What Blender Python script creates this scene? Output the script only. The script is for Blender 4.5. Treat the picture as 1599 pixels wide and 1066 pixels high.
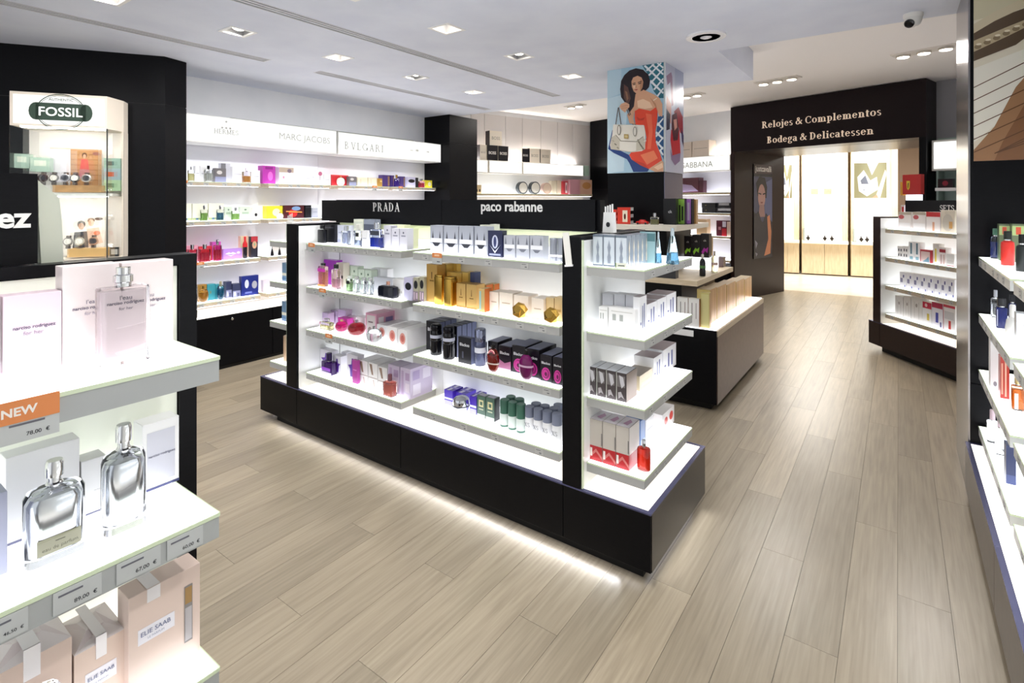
import bpy, math, random
random.seed(7)
SC = bpy.context.scene
COL = SC.collection
for _o in list(bpy.data.objects):
    bpy.data.objects.remove(_o)

# ------------------------------------------------------------------ camera, world, exposure
CAM_H = 1.55; FPX = 838.0; CX = 799.5; HY = 313.0
YAW = math.atan(603.5 / 838.0)
cam_d = bpy.data.cameras.new('camera'); cam = bpy.data.objects.new('camera', cam_d); COL.objects.link(cam)
cam_d.sensor_width = 36.0; cam_d.lens = FPX / 1599.0 * 36.0
cam_d.shift_y = -(533.0 - HY) / 1599.0
cam_d.clip_start = 0.05
cam.location = (0, 0, CAM_H); cam.rotation_euler = (math.pi / 2, 0, YAW)
SC.camera = cam

W = bpy.data.worlds.new('world'); SC.world = W; W.use_nodes = True
W.node_tree.nodes['Background'].inputs[0].default_value = (0.93, 0.965, 1.0, 1)
W.node_tree.nodes['Background'].inputs[1].default_value = 1.05
SC.view_settings.view_transform = 'Standard'; SC.view_settings.look = 'None'
SC.view_settings.gamma = 1.0; SC.view_settings.use_curve_mapping = False
SC.view_settings.exposure = 0.12

LAMP_GAIN = 1.0        # ceiling spotlights
SHELF_GLOW = 2.1      # luminous shelf tops
BOX_GLOW = 1.0        # backlit brand boxes

def area(name, loc, size, power, rot=(0, 0, 0), sy=None, col=(1, 0.985, 0.97), spread=None):
    l = bpy.data.lights.new(name, 'AREA'); l.energy = power; l.size = size; l.color = col
    if sy: l.shape = 'RECTANGLE'; l.size_y = sy
    else: l.shape = 'DISK'
    if spread: l.spread = math.radians(spread)
    o = bpy.data.objects.new(name, l); o.location = loc; o.rotation_euler = rot; COL.objects.link(o)
    return o

# ------------------------------------------------------------------ helpers
def lin(h):
    h = h.lstrip('#'); r = []
    for i in (0, 2, 4):
        c = int(h[i:i + 2], 16) / 255.0
        r.append(c / 12.92 if c <= 0.04045 else ((c + 0.055) / 1.055) ** 2.4)
    return (r[0], r[1], r[2], 1)
_M = {}
def M(col, rough=0.4, metal=0.0, emit=0.0, trans=0.0, alpha=1.0, coat=0.0, name=None, ior=1.45):
    k = (col, rough, metal, emit, trans, alpha, coat)
    if k in _M: return _M[k]
    m = bpy.data.materials.new(name or 'mat_' + col.lstrip('#')); m.use_nodes = True
    b = m.node_tree.nodes['Principled BSDF']; I = b.inputs
    I['Base Color'].default_value = lin(col); I['Roughness'].default_value = rough; I['Metallic'].default_value = metal
    I['IOR'].default_value = ior
    if trans: I['Transmission Weight'].default_value = trans
    if alpha < 1: I['Alpha'].default_value = alpha
    if coat: I['Coat Weight'].default_value = coat; I['Coat Roughness'].default_value = 0.08
    if emit: I['Emission Color'].default_value = lin(col); I['Emission Strength'].default_value = emit
    _M[k] = m
    return m
def G(col='#f4f8f8', rough=0.02): return M(col, rough, trans=1.0)
def tag(o, label=None, cat=None, group=None, kind=None):
    if label: o['label'] = label
    if cat: o['category'] = cat
    if group: o['group'] = group
    if kind: o['kind'] = kind
    return o
def link(name, me, parent=None, loc=(0, 0, 0), rz=0.0):
    o = bpy.data.objects.new(name, me); COL.objects.link(o)
    o.location = loc; o.rotation_euler = (0, 0, rz)
    if parent: o.parent = parent
    return o
def empty(name, loc=(0, 0, 0), rz=0.0):
    o = link(name, None, None, loc, rz); o.empty_display_size = 0.1
    return o

class MB:
    def __init__(s): s.v = []; s.f = []; s.m = []; s.mats = []; s.sm = []
    def mi(s, m):
        if m not in s.mats: s.mats.append(m)
        return s.mats.index(m)
    def face(s, pts, m, smooth=False):
        n = len(s.v); s.v += [tuple(p) for p in pts]; s.f.append(tuple(range(n, n + len(pts)))); s.m.append(s.mi(m)); s.sm.append(smooth)
        return s
    def box(s, x0, x1, y0, y1, z0, z1, m):
        if x0 > x1: x0, x1 = x1, x0
        if y0 > y1: y0, y1 = y1, y0
        if z0 > z1: z0, z1 = z1, z0
        n = len(s.v); i = s.mi(m)
        s.v += [(x0,y0,z0),(x1,y0,z0),(x1,y1,z0),(x0,y1,z0),(x0,y0,z1),(x1,y0,z1),(x1,y1,z1),(x0,y1,z1)]
        for q in ((0,3,2,1),(4,5,6,7),(0,1,5,4),(1,2,6,5),(2,3,7,6),(3,0,4,7)):
            s.f.append(tuple(n + k for k in q)); s.m.append(i); s.sm.append(False)
        return s
    def rings(s, R, m, cap0=True, cap1=True, smooth=True):
        n = len(R[0]); i = s.mi(m); runs = [[R[0]]]
        for k in range(1, len(R)):                       # start a new strip at every crease so edges stay crisp
            runs[-1].append(R[k])
            if smooth and k < len(R) - 1:
                d0 = [R[k][0][q] - R[k-1][0][q] for q in range(3)]; d1 = [R[k+1][0][q] - R[k][0][q] for q in range(3)]
                l0 = math.sqrt(sum(q*q for q in d0)); l1 = math.sqrt(sum(q*q for q in d1))
                if l0 > 1e-9 and l1 > 1e-9 and sum(p*q for p, q in zip(d0, d1))/(l0*l1) < .8: runs.append([R[k]])
        for run in runs:
            b = len(s.v)
            for r in run: s.v += [tuple(p) for p in r]
            for k in range(len(run) - 1):
                for j in range(n):
                    j2 = (j + 1) % n
                    s.f.append((b+k*n+j, b+k*n+j2, b+(k+1)*n+j2, b+(k+1)*n+j)); s.m.append(i); s.sm.append(smooth)
        for on, r, rev in ((cap0, R[0], True), (cap1, R[-1], False)):
            if on: s.face(list(reversed(r)) if rev else list(r), m)
        return s
    def lathe(s, prof, m, n=16, cx=0, cy=0, sx=1, sy=1, smooth=True):
        R = [[(cx + r*sx*math.cos(2*math.pi*j/n), cy + r*sy*math.sin(2*math.pi*j/n), z) for j in range(n)] for r, z in prof]
        return s.rings(R, m, smooth=smooth)
    def stack(s, L, m, cx=0, cy=0, n=3, smooth=True):
        """L: (z, w, d, r) rounded rectangles stacked upwards"""
        R = []
        for z, w, d, r in L:
            r = max(min(r, w/2 - 1e-5, d/2 - 1e-5), 1e-5); ring = []
            for (sx, sy, a0) in ((1, 1, 0), (-1, 1, 90), (-1, -1, 180), (1, -1, 270)):
                for k in range(n + 1):
                    a = math.radians(a0 + 90.0*k/n)
                    ring.append((cx + sx*(w/2 - r) + r*math.cos(a), cy + sy*(d/2 - r) + r*math.sin(a), z))
            R.append(ring)
        return s.rings(R, m, smooth=smooth)
    def prism(s, pts, z0, z1, m):
        return s.rings([[(x, y, z0) for x, y in pts], [(x, y, z1) for x, y in pts]], m, smooth=False)
    def tube(s, pts, r, m, n=6):
        from mathutils import Vector
        P = [Vector(p) for p in pts]; R = []
        for i, p in enumerate(P):
            t = (P[min(i+1, len(P)-1)] - P[max(i-1, 0)]).normalized()
            u = t.cross(Vector((0, 0, 1)))
            if u.length < 1e-3: u = t.cross(Vector((1, 0, 0)))
            u.normalize(); w = t.cross(u)
            R.append([p + u*(r*math.cos(2*math.pi*j/n)) + w*(r*math.sin(2*math.pi*j/n)) for j in range(n)])
        return s.rings(R, m)
    def mesh(s, name):
        me = bpy.data.meshes.new(name); me.from_pydata(s.v, [], s.f)
        for m in s.mats: me.materials.append(m)
        me.polygons.foreach_set('material_index', s.m); me.polygons.foreach_set('use_smooth', s.sm)
        me.update()
        return me
    def build(s, name, parent=None, loc=(0, 0, 0), rz=0.0): return link(name, s.mesh(name), parent, loc, rz)
def Box(name, x0, x1, y0, y1, z0, z1, m, parent=None, **k): return MB().box(x0, x1, y0, y1, z0, z1, m).build(name, parent, **k)
def bevel(o, w=0.002, seg=2):
    md = o.modifiers.new('bevel', 'BEVEL'); md.width = w; md.segments = seg; md.limit_method = 'ANGLE'
    return o

# ---- lettering: plain sans from the built-in font, serif from strokes drawn here
_T = {}
def text_mesh(txt, mat, bold=0.0, ext=0.0):
    k = (txt, mat.name, bold, ext)
    if k in _T: return _T[k]
    cu = bpy.data.curves.new('lettering', 'FONT'); cu.body = txt; cu.size = 1.0; cu.offset = bold; cu.extrude = ext
    cu.resolution_u = 3; cu.align_x = 'LEFT'
    o = bpy.data.objects.new('tmp_text', cu); COL.objects.link(o)
    dg = bpy.context.evaluated_depsgraph_get()
    me = bpy.data.meshes.new_from_object(o.evaluated_get(dg)); me.name = 'lettering'
    bpy.data.objects.remove(o)
    me.materials.clear(); me.materials.append(mat)
    return _norm(me, k)
def _norm(me, k):
    xs = [v.co.x for v in me.vertices]; ys = [v.co.y for v in me.vertices]
    x0, x1, y0, y1 = min(xs), max(xs), min(ys), max(ys); w = x1 - x0; h = y1 - y0
    for v in me.vertices:                       # centre it, stand it up in XZ facing -Y
        x, y, z = v.co; v.co = ((x - (x0+x1)/2), -z, y - (y0+y1)/2)
    me.update()
    _T[k] = (me, w, h)
    return _T[k]
def put_text(tm, parent, x, y, z, width=None, height=None, name='lettering', rz=0.0, sx=1.0):
    me, w, h = tm
    sc = width / w if width else height / h
    o = link(name, me, parent, (x, y, z), rz); o.scale = (sc*sx, sc, sc)
    return o

def serif_mesh(txt, mat, weight=1.0, thin=0.07, ext=0.0, spacing=0.1):
    k = ('serif', txt, mat.name, weight, thin, ext, spacing)
    if k in _T: return _T[k]
    T = 0.2 * weight; t = thin
    quads = []
    def Q(a, b, c, d): quads.append((a, b, c, d))
    def R(x0, x1, y0, y1): Q((x0, y0), (x1, y0), (x1, y1), (x0, y1))
    def Ln(x0, y0, x1, y1, w): Q((x0 - w/2, y0), (x0 + w/2, y0), (x1 + w/2, y1), (x1 - w/2, y1))
    def S(x, y, w=None): w = w or T*1.9; R(x - w/2, x + w/2, y, y + t)
    def V(x, y0, y1, foot=True, head=True, hl=False):
        R(x - T/2, x + T/2, y0, y1)
        if foot: S(x, y0)
        if head:
            if hl: R(x - T*0.95, x, y1 - t, y1)
            else: S(x, y1 - t)
    def Ar(cx, cy, rx, ry, a0, a1, n=14, wt=None, wn=None):
        wt = wt or T; wn = wn or t; p = []
        for i in range(n + 1):
            a = math.radians(a0 + (a1 - a0)*i/n); q = abs(math.cos(a)); w = wn + (wt - wn)*q*q
            c, s_ = math.cos(a), math.sin(a)
            p.append(((cx + rx*c, cy + ry*s_), (cx + (rx - w)*c, cy + (ry - max(wn, w*0.5))*s_)))
        for i in range(n): Q(p[i][0], p[i+1][0], p[i+1][1], p[i][1])
    X = 0.68
    def g_(ch):
        if ch == 'R': V(T*.95, 0, 1); Ar(T*.9+.12, .74, .34, .26, -90, 90); R(T*.9, T*.9+.14, .93, 1); R(T*.9, T*.9+.14, .48, .48+t); Ln(.42, .5, .72, 0, T); S(.76, 0, T*1.2); return .86
        if ch == 'P': V(T*.95, 0, 1); Ar(T*.9+.12, .72, .34, .28, -90, 90); R(T*.9, T*.9+.14, .93, 1); R(T*.9, T*.9+.14, .44, .44+t); return .72
        if ch == 'B': V(T*.95, 0, 1); Ar(T*.9+.12, .76, .28, .24, -90, 90); Ar(T*.9+.12, .26, .34, .26, -90, 90); [R(T*.9, T*.9+.14, y, y+t) for y in (0, .48, 1-t)]; return .74
        if ch == 'D': V(T*.95, 0, 1); Ar(T*.9+.08, .5, .5, .5, -90, 90); [R(T*.9, T*.9+.1, y, y+t) for y in (0, 1-t)]; return .86
        if ch == 'C': Ar(.45, .5, .45, .5, 45, 320); R(.7, .78, .66, .95); return .82
        if ch == 'G': Ar(.45, .5, .45, .5, 45, 350); R(.7, .78, .66, .95); V(.8, .05, .42, False); return .95
        if ch == 'H': V(T*.95, 0, 1); V(.7, 0, 1); R(T, .7, .47, .47+t); return .7+T*.95
        if ch == 'E': V(T*.95, 0, 1); [R(T, .62 if y != .47 else .5, y, y+t) for y in (0, .47, 1-t)]; R(.56, .62, 0, .25); R(.56, .62, .75, 1); R(.46, .5, .36, .64); return .68
        if ch == 'L': V(T*.95, 0, 1); R(T, .6, 0, t); R(.54, .6, 0, .27); return .64
        if ch == 'I': V(T*.95, 0, 1); return T*1.9
        if ch == 'T': V(.36, 0, 1); R(.02, .7, 1-t, 1); R(.02, .08, .74, 1); R(.64, .7, .74, 1); return .72
        if ch == 'M': V(T*.7, 0, 1); V(.85, 0, 1); Ln(T*.6, 1, .46, .05, T*.9); Ln(.8, 1, .46, .05, t*1.3); return .85+T*.95
        if ch == 'A': Ln(.12, 0, .42, 1, t*1.2); Ln(.68, 0, .38, 1, T); R(.22, .56, .3, .3+t); S(.12, 0, T*1.4); S(.68, 0, T*1.7); return .82
        if ch == 'V': Ln(.14, 1, .42, 0, T); Ln(.7, 1, .44, 0, t*1.2); S(.14, 1-t, T*1.6); S(.7, 1-t, T*1.3); return .8
        if ch == 'X': Ln(.12, 1, .62, 0, T); Ln(.62, 1, .12, 0, t*1.4); S(.12, 1-t, T*1.5); S(.62, 1-t, T*1.3); S(.12, 0, T*1.3); S(.62, 0, T*1.5); return .74
        if ch == 'S': Ar(.3, .74, .27, .26, 30, 270, wt=T*.8); Ar(.3, .26, .29, .28, -150, 90, wt=T*.9); R(.48, .54, .7, .96); R(.03, .09, .04, .3); return .6
        if ch == 'e': Ar(.3, X/2, .3, X/2, 0, 325); R(.1, .6, X*.5, X*.5+t); return .62
        if ch == 'o': Ar(.33, X/2, .33, X/2, 0, 360, 20); return .67
        if ch == 'c': Ar(.31, X/2, .31, X/2, 50, 325); R(.42, .56, X*.62, X*.86); return .58
        if ch == 'd': Ar(.28, X/2, .28, X/2, 60, 300); V(.5, 0, 1, True, True, True); return .66
        if ch == 'a': Ar(.24, X*.3, .24, X*.3, 60, 320); V(.44, 0, X*.75, True, False); Ar(.27, X*.72, .27, X*.28, 0, 160, wt=T*.9); return .6
        if ch == 'g': Ar(.28, X*.64, .27, X*.36, 0, 360, 18); Ar(.3, -.12, .3, .17, 0, 360, 18, wt=T*.7); R(.46, .62, X-t*1.3, X); Ln(.14, .18, .12, .0, T*.6); return .6
        if ch == 'l': V(T*.95, 0, 1, True, True, True); return T*1.9
        if ch == 'i': V(T*.95, 0, X, True, True, True); R(T*.45, T*1.45, .82, 1.0); return T*1.9
        if ch == 'j': V(T*.95, -.14, X, False, True, True); R(T*.45, T*1.45, .82, 1.0); Ar(.02, -.1, T*1.4, .17, -150, 0, wt=T*.9); return T*1.75
        if ch == 't': V(.2, .05, .86, False, False); R(.03, .42, X-t, X); Ar(.3, .13, .2, .13, 190, 310, wt=T*.8); return .44
        if ch == 'n': V(T*.95, 0, X, True, True, True); Ar(.37, X*.6, .28, X*.4, 0, 130); V(.55, 0, X*.66, True, False); return .55+T*.95
        if ch == 'm': V(T*.95, 0, X, True, True, True); Ar(.35, X*.6, .26, X*.4, 0, 130); V(.51, 0, X*.66, True, False); Ar(.74, X*.6, .26, X*.4, 0, 130); V(.9, 0, X*.66, True, False); return .9+T*.95
        if ch == 'p': V(T*.95, -.28, X, True, True, True); Ar(.36, X/2, .3, X/2, -120, 120); return .68
        if ch == 's': Ar(.24, X*.74, .21, X*.27, 30, 270, wt=T*.75); Ar(.24, X*.26, .23, X*.28, -150, 90, wt=T*.8); return .48
        if ch == '&': Ar(.38, .78, .2, .22, 0, 360, 16, wt=T*.7); Ar(.3, .28, .3, .28, 60, 350); Ln(.26, .74, .84, .02, T); Ln(.62, .12, .82, .52, t); S(.82, .5, .22); return .92
        return .35
    out = []; x = 0.0
    for ch in txt:
        if ch == ' ': x += .32; continue
        quads.clear(); w = g_(ch)
        out += [[(px + x, py) for px, py in q] for q in quads]
        x += w + spacing
    mb = MB()
    for q in out:
        ar = sum(q[i][0]*q[(i+1) % 4][1] - q[(i+1) % 4][0]*q[i][1] for i in range(4))
        if ar < 0: q = q[::-1]
        mb.face([(px, py, ext) for px, py in q], mat)
        if ext:
            for i in range(4):
                a, b = q[i], q[(i+1) % 4]
                mb.face([(a[0], a[1], 0), (b[0], b[1], 0), (b[0], b[1], ext), (a[0], a[1], ext)], mat)
    return _norm(mb.mesh('lettering'), k)

# ---- frames: a vertical display plane; photo columns are resolved onto it to get real positions
FWD = (-math.sin(YAW), math.cos(YAW)); RGT = (math.cos(YAW), math.sin(YAW))
class Frame:
    def __init__(s, o, d):
        L = math.hypot(*d); s.o = o; s.s = (d[0]/L, d[1]/L); s.n = (s.s[1], -s.s[0]); s.rz = math.atan2(s.s[1], s.s[0])
    def pt(s, a, b=0.0, z=0.0): return (s.o[0] + s.s[0]*a - s.n[0]*b, s.o[1] + s.s[1]*a - s.n[1]*b, z)
    def _t(s, px, b):
        l = (px - CX)/FPX; r = (FWD[0] + l*RGT[0], FWD[1] + l*RGT[1])
        p = s.pt(0, b); return (s.n[0]*p[0] + s.n[1]*p[1])/(s.n[0]*r[0] + s.n[1]*r[1]), r
    def a(s, px, b=0.0):
        t, r = s._t(px, b); p = s.pt(0, b)
        return (r[0]*t - p[0])*s.s[0] + (r[1]*t - p[1])*s.s[1]
    def z(s, px, py, b=0.0):
        t, r = s._t(px, b); return CAM_H - (py - HY)/FPX*t
    def empty(s, name, a=0, b=0, z=0): return empty(name, s.pt(a, b, z), s.rz)
# ------------------------------------------------------------------ procedural surface materials
def nodes(m): return m.node_tree.nodes, m.node_tree.links
def wood_floor():
    m = bpy.data.materials.new('oak_floor'); m.use_nodes = True; N, L = nodes(m); b = N['Principled BSDF']
    tc = N.new('ShaderNodeTexCoord'); oi = N.new('ShaderNodeObjectInfo')
    off = N.new('ShaderNodeVectorMath'); off.operation = 'SCALE'; off.inputs[0].default_value = (17.3, 9.1, 5.7); L.new(oi.outputs['Random'], off.inputs['Scale'])
    add = N.new('ShaderNodeVectorMath'); add.operation = 'ADD'; L.new(tc.outputs['Object'], add.inputs[0]); L.new(off.outputs[0], add.inputs[1])
    mp = N.new('ShaderNodeMapping'); mp.inputs['Scale'].default_value = (9, 1.1, 1); L.new(add.outputs[0], mp.inputs[0])
    n0 = N.new('ShaderNodeTexNoise'); n0.inputs['Scale'].default_value = 1.6; n0.inputs['Detail'].default_value = 3; n0.inputs['Distortion'].default_value = 0.6; L.new(mp.outputs[0], n0.inputs[0])
    wv = N.new('ShaderNodeMath'); wv.operation = 'MULTIPLY'; wv.inputs[1].default_value = 16.0; L.new(n0.outputs[0], wv.inputs[0])
    sn = N.new('ShaderNodeMath'); sn.operation = 'SINE'; L.new(wv.outputs[0], sn.inputs[0])
    mp2 = N.new('ShaderNodeMapping'); mp2.inputs['Scale'].default_value = (90, 3, 1); L.new(add.outputs[0], mp2.inputs[0])
    n1 = N.new('ShaderNodeTexNoise'); n1.inputs['Scale'].default_value = 1.0; n1.inputs['Detail'].default_value = 4; L.new(mp2.outputs[0], n1.inputs[0])
    mx = N.new('ShaderNodeMath'); mx.operation = 'MULTIPLY_ADD'; L.new(sn.outputs[0], mx.inputs[0]); mx.inputs[1].default_value = 0.09; L.new(n1.outputs[0], mx.inputs[2])
    cr = N.new('ShaderNodeValToRGB'); L.new(mx.outputs[0], cr.inputs[0])
    cr.color_ramp.elements[0].position = 0.2; cr.color_ramp.elements[0].color = lin('#8b7f6c')
    cr.color_ramp.elements[1].position = 0.85; cr.color_ramp.elements[1].color = lin('#a99c86')
    hv = N.new('ShaderNodeHueSaturation'); L.new(cr.outputs[0], hv.inputs['Color'])
    mr = N.new('ShaderNodeMapRange'); mr.inputs[3].default_value = 0.83; mr.inputs[4].default_value = 1.13; L.new(oi.outputs['Random'], mr.inputs[0]); L.new(mr.outputs[0], hv.inputs['Value'])
    L.new(hv.outputs[0], b.inputs['Base Color'])
    b.inputs['Roughness'].default_value = 0.31
    bp = N.new('ShaderNodeBump'); bp.inputs['Strength'].default_value = 0.12; bp.inputs['Distance'].default_value = 0.002; L.new(n1.outputs[0], bp.inputs['Height']); L.new(bp.outputs[0], b.inputs['Normal'])
    return m
def noisy(name, c0, c1, scale, rough, stretch=(1, 1, 1), metal=0.0, bump=0.0, spec=None):
    m = bpy.data.materials.new(name); m.use_nodes = True; N, L = nodes(m); b = N['Principled BSDF']
    tc = N.new('ShaderNodeTexCoord'); mp = N.new('ShaderNodeMapping'); mp.inputs['Scale'].default_value = stretch; L.new(tc.outputs['Object'], mp.inputs[0])
    n = N.new('ShaderNodeTexNoise'); n.inputs['Scale'].default_value = scale; n.inputs['Detail'].default_value = 4; L.new(mp.outputs[0], n.inputs[0])
    cr = N.new('ShaderNodeValToRGB'); L.new(n.outputs[0], cr.inputs[0])
    cr.color_ramp.elements[0].position = 0.35; cr.color_ramp.elements[0].color = lin(c0); cr.color_ramp.elements[1].position = 0.65; cr.color_ramp.elements[1].color = lin(c1)
    L.new(cr.outputs[0], b.inputs['Base Color']); b.inputs['Roughness'].default_value = rough; b.inputs['Metallic'].default_value = metal
    if bump:
        bp = N.new('ShaderNodeBump'); bp.inputs['Strength'].default_value = bump; bp.inputs['Distance'].default_value = 0.002; L.new(n.outputs[0], bp.inputs['Height']); L.new(bp.outputs[0], b.inputs['Normal'])
    if spec is not None: b.inputs['Specular IOR Level'].default_value = spec
    return m
OAK = wood_floor()
PAINT = noisy('ceiling_paint', '#dadfee', '#e1e6f3', 3, 0.85, bump=0.02)
WALLW = noisy('wall_paint', '#e4e6ea', '#ebecef', 3, 0.7, bump=0.02)
BLACK = noisy('black_laminate', '#0b0b0e', '#0f0f12', 30, 0.34, (1, 1, 8), spec=.12)
BROWN = noisy('dark_brown_laminate', '#221413', '#2a1917', 30, 0.3, (1, 1, 8), spec=.22)
HEADB = noisy('header_laminate', '#1b1314', '#20171a', 30, 0.35, (1, 1, 8), spec=.12)
STEEL = noisy('brushed_steel', '#8e8a8a', '#a19d9c', 60, 0.24, (1, 1, 0.02), metal=1.0)
PALEWOOD = noisy('pale_wood', '#cbb899', '#d9c9ae', 8, 0.5, (1.5, 12, 12))
PALEWOOD_X = noisy('pale_wood_rail', '#b5a790', '#cabda8', 8, 0.5, (1.5, 12, 12))
CREAMWOOD = noisy('cream_wood', '#dcc7a2', '#e6d5b5', 6, 0.5, (6, 6, 0.8))
WHITE = M('#f0f0f0', 0.45); SHELFG = M('#adadab', 0.45); ACRYL = M('#eef0ee', 0.35)
GLOW = M('#fafbff', 0.5, emit=SHELF_GLOW, name='luminous_acrylic'); GLOWC = M('#f6f0e6', 0.5, emit=0.95, name='luminous_deck')
BOXGLOW = M('#fffffb', 0.4, emit=BOX_GLOW, name='backlit_acrylic')
BOXGLOW.node_tree.nodes['Principled BSDF'].inputs['Base Color'].default_value = (.08, .08, .08, 1)
ROOMGLOW = M('#fffdf6', .4, emit=1.9, name='cabinet_backlight'); ROOMGLOW.node_tree.nodes['Principled BSDF'].inputs['Base Color'].default_value = (.3, .3, .3, 1)
LED = M('#f4f3ff', 0.5, emit=6.0, name='led_diffuser'); BRIGHT_LED = M('#fff8f0', 0.5, emit=55.0, name='bright_led'); LEDK = M('#f2f4ff', 0.5, emit=2.5, name='led_kick')
EDGEGLASS = M('#d9e6c6', 0.15, name='glass_edge'); RIM = M('#5d5f86', 0.25, metal=0.6, name='anodised_rim')
CHROME = M('#dcdcdc', 0.12, metal=1.0); DARK = M('#060607', 0.6)
SILVERT = M('#dedcd8', 0.3, metal=0.2); BLKTXT = M('#1b1b22', 0.5); GREYTXT = M('#8b8b88', 0.6); WARMTXT = M('#f5dfc8', 0.4, emit=0.25)

# ------------------------------------------------------------------ floor: oak planks, 164 mm wide, staggered by thirds
floor = Box('floor', -7.5, 2.2, -3.0, 10.35, -0.06, -0.006, M('#4b4033', 0.6)); tag(floor, 'pale grey oak plank floor of the shop', kind='structure')
pm = MB(); PW, PL = 0.164, 1.435
pm.box(-PW/2 + 0.0006, PW/2 - 0.0006, 0.0006, PL - 0.0006, -0.006, 0.0, OAK); plank_me = pm.mesh('plank')
far_me = MB()
def in_view(x0, x1, y0, y1):
    pts = [(x, y) for x in (x0, x1) for y in (y0, y1)]; ok = False
    for x, y in pts + [((x0+x1)/2, (y0+y1)/2)]:
        d = x*FWD[0] + y*FWD[1]; l = x*RGT[0] + y*RGT[1]
        if d > 0.5 and abs(l/d) < 1.05 and CAM_H/d*FPX < 800: ok = True
    if -3.55 < x0 and x1 < -0.95 and 2.2 < y0 and y1 < 2.75: ok = False
    if x1 < -1.3 and y1 > 2.85 and not (x0 > -5.2 and y1 < 4.9): ok = False         # behind the gondola
    if -2.6 < x0 and x1 < -1.1 and y0 > 4.1: ok = False
    if x1 < -5.1 or x0 > 0.33: ok = False
    if y0 > 4.3 and x0 > 0.6: ok = False
    return ok
k = -4
while True:
    xc = -0.003 - PW*k - PW/2
    if xc < -7.4: break
    y = 3.08 + 0.478*(k % 3) - 1.435*6
    while y < 10.3:
        if y + PL > -3.0:
            if in_view(xc - PW/2, xc + PW/2, y, min(y + PL, 10.3)) and y + PL <= 10.4: link('plank', plank_me, floor, (xc, y, 0))
            else: far_me.box(xc - PW/2 + .0006, xc + PW/2 - .0006, max(y, -3) + .0006, min(y + PL, 10.35) - .0006, -.006, 0, OAK)
        y += PL
    k += 1
tag(far_me.build('plank_field', floor), kind='stuff')
# ------------------------------------------------------------------ ceiling, low part with recesses cut out for lamps and air slots
ZC, ZU = 2.72, 3.0
DOWN = [(-3.72, y) for y in (0.32, 1.15, 1.91, 2.73, 3.6, 4.46)] + [(-2.5, y) for y in (0.3, 1.15, 1.93, 2.71, 3.57, 4.43)] + [(-1.0, 0.4), (-1.0, 1.3), (0.2, 0.4), (0.2, 1.3)]
SLOTS = [(-3.11, -0.6, 5.18), (-4.29, -0.6, 2.45), (-4.29, 2.92, 5.43)]
HS = 0.085
holes = [(x - HS, x + HS, y - HS, y + HS) for x, y in DOWN] + [(x - .055, x + .055, y0, y1) for x, y0, y1 in SLOTS]
def holed(mb, X0, X1, Y0, Y1, z, m):
    xs = sorted({X0, X1} | {v for h in holes for v in h[:2] if X0 < v < X1}); ys = sorted({Y0, Y1} | {v for h in holes for v in h[2:] if Y0 < v < Y1})
    for i in range(len(xs) - 1):
        for j in range(len(ys) - 1):
            cx, cy = (xs[i]+xs[i+1])/2, (ys[j]+ys[j+1])/2
            if any(h[0] < cx < h[1] and h[2] < cy < h[3] for h in holes): continue
            mb.face([(xs[i], ys[j], z), (xs[i], ys[j+1], z), (xs[i+1], ys[j+1], z), (xs[i+1], ys[j], z)], m)
cm = MB()
holed(cm, -7.0, 1.6, -3.0, 4.35, ZC, PAINT); holed(cm, -7.0, -1.145, 4.35, 5.6, ZC, PAINT)
for (x0, x1, yy) in ((-7.0, -1.145, 5.6), (-1.145, 1.6, 4.35)): cm.face([(x0, yy, ZC), (x0, yy, ZU), (x1, yy, ZU), (x1, yy, ZC)], PAINT)
cm.face([(-1.145, 4.35, ZC), (-1.145, 4.35, ZU), (-1.145, 5.6, ZU), (-1.145, 5.6, ZC)], PAINT)
cm.box(-7.0, 1.6, -3.0, 4.35, ZU, ZU + .05, PAINT); cm.box(-7.0, -1.145, 4.35, 5.6, ZU, ZU + .05, PAINT)
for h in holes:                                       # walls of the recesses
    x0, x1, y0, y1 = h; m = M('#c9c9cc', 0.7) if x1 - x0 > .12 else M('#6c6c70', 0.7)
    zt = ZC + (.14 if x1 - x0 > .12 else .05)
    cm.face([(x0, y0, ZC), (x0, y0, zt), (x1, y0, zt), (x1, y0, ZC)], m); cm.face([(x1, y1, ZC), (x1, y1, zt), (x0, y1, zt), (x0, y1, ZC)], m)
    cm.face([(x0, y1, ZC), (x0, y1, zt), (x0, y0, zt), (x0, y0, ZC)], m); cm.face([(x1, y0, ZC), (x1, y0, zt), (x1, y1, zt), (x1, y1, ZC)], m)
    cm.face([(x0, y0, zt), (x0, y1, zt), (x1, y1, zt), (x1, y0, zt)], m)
tag(cm.build('ceiling'), 'low grey-white plaster ceiling above the shop floor', kind='structure')
tag(Box('ceiling_recess', -7.0, 2.2, 4.35, 11.0, ZU, ZU + .06, M('#fbf7f5', 0.8)), 'raised white ceiling in front of the archway', kind='structure')

# ------------------------------------------------------------------ walls
wl = MB(); wl.box(-5.56, -5.42, 1.95, 5.45, 0, ZU, WALLW); wl = tag(wl.build('wall_left'), 'white left wall behind the long wall shelves', kind='structure')
tag(Box('wall_left_front', -7.0, -6.9, -3.0, 2.0, 0, ZU, WALLW), 'white wall beyond the left edge', kind='structure')
def panelled(name, pts, cuts, label, m, gap=0.003):
    """black clad pillar: a plan outline, split into stacked panels by horizontal seams"""
    root = MB().prism([((x + pts[0][0]*0), y) for x, y in pts], cuts[0], cuts[-1], DARK).build(name)
    cx = sum(p[0] for p in pts)/len(pts); cy = sum(p[1] for p in pts)/len(pts)
    out = []
    for x, y in pts:
        d = math.hypot(x - cx, y - cy); out.append((x + (x - cx)/d*.006, y + (y - cy)/d*.006))
    for a, b in zip(cuts[:-1], cuts[1:]): MB().prism(out, a + gap, b - gap, m).build('panel', root)
    tag(root, label, kind='structure'); return root
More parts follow.
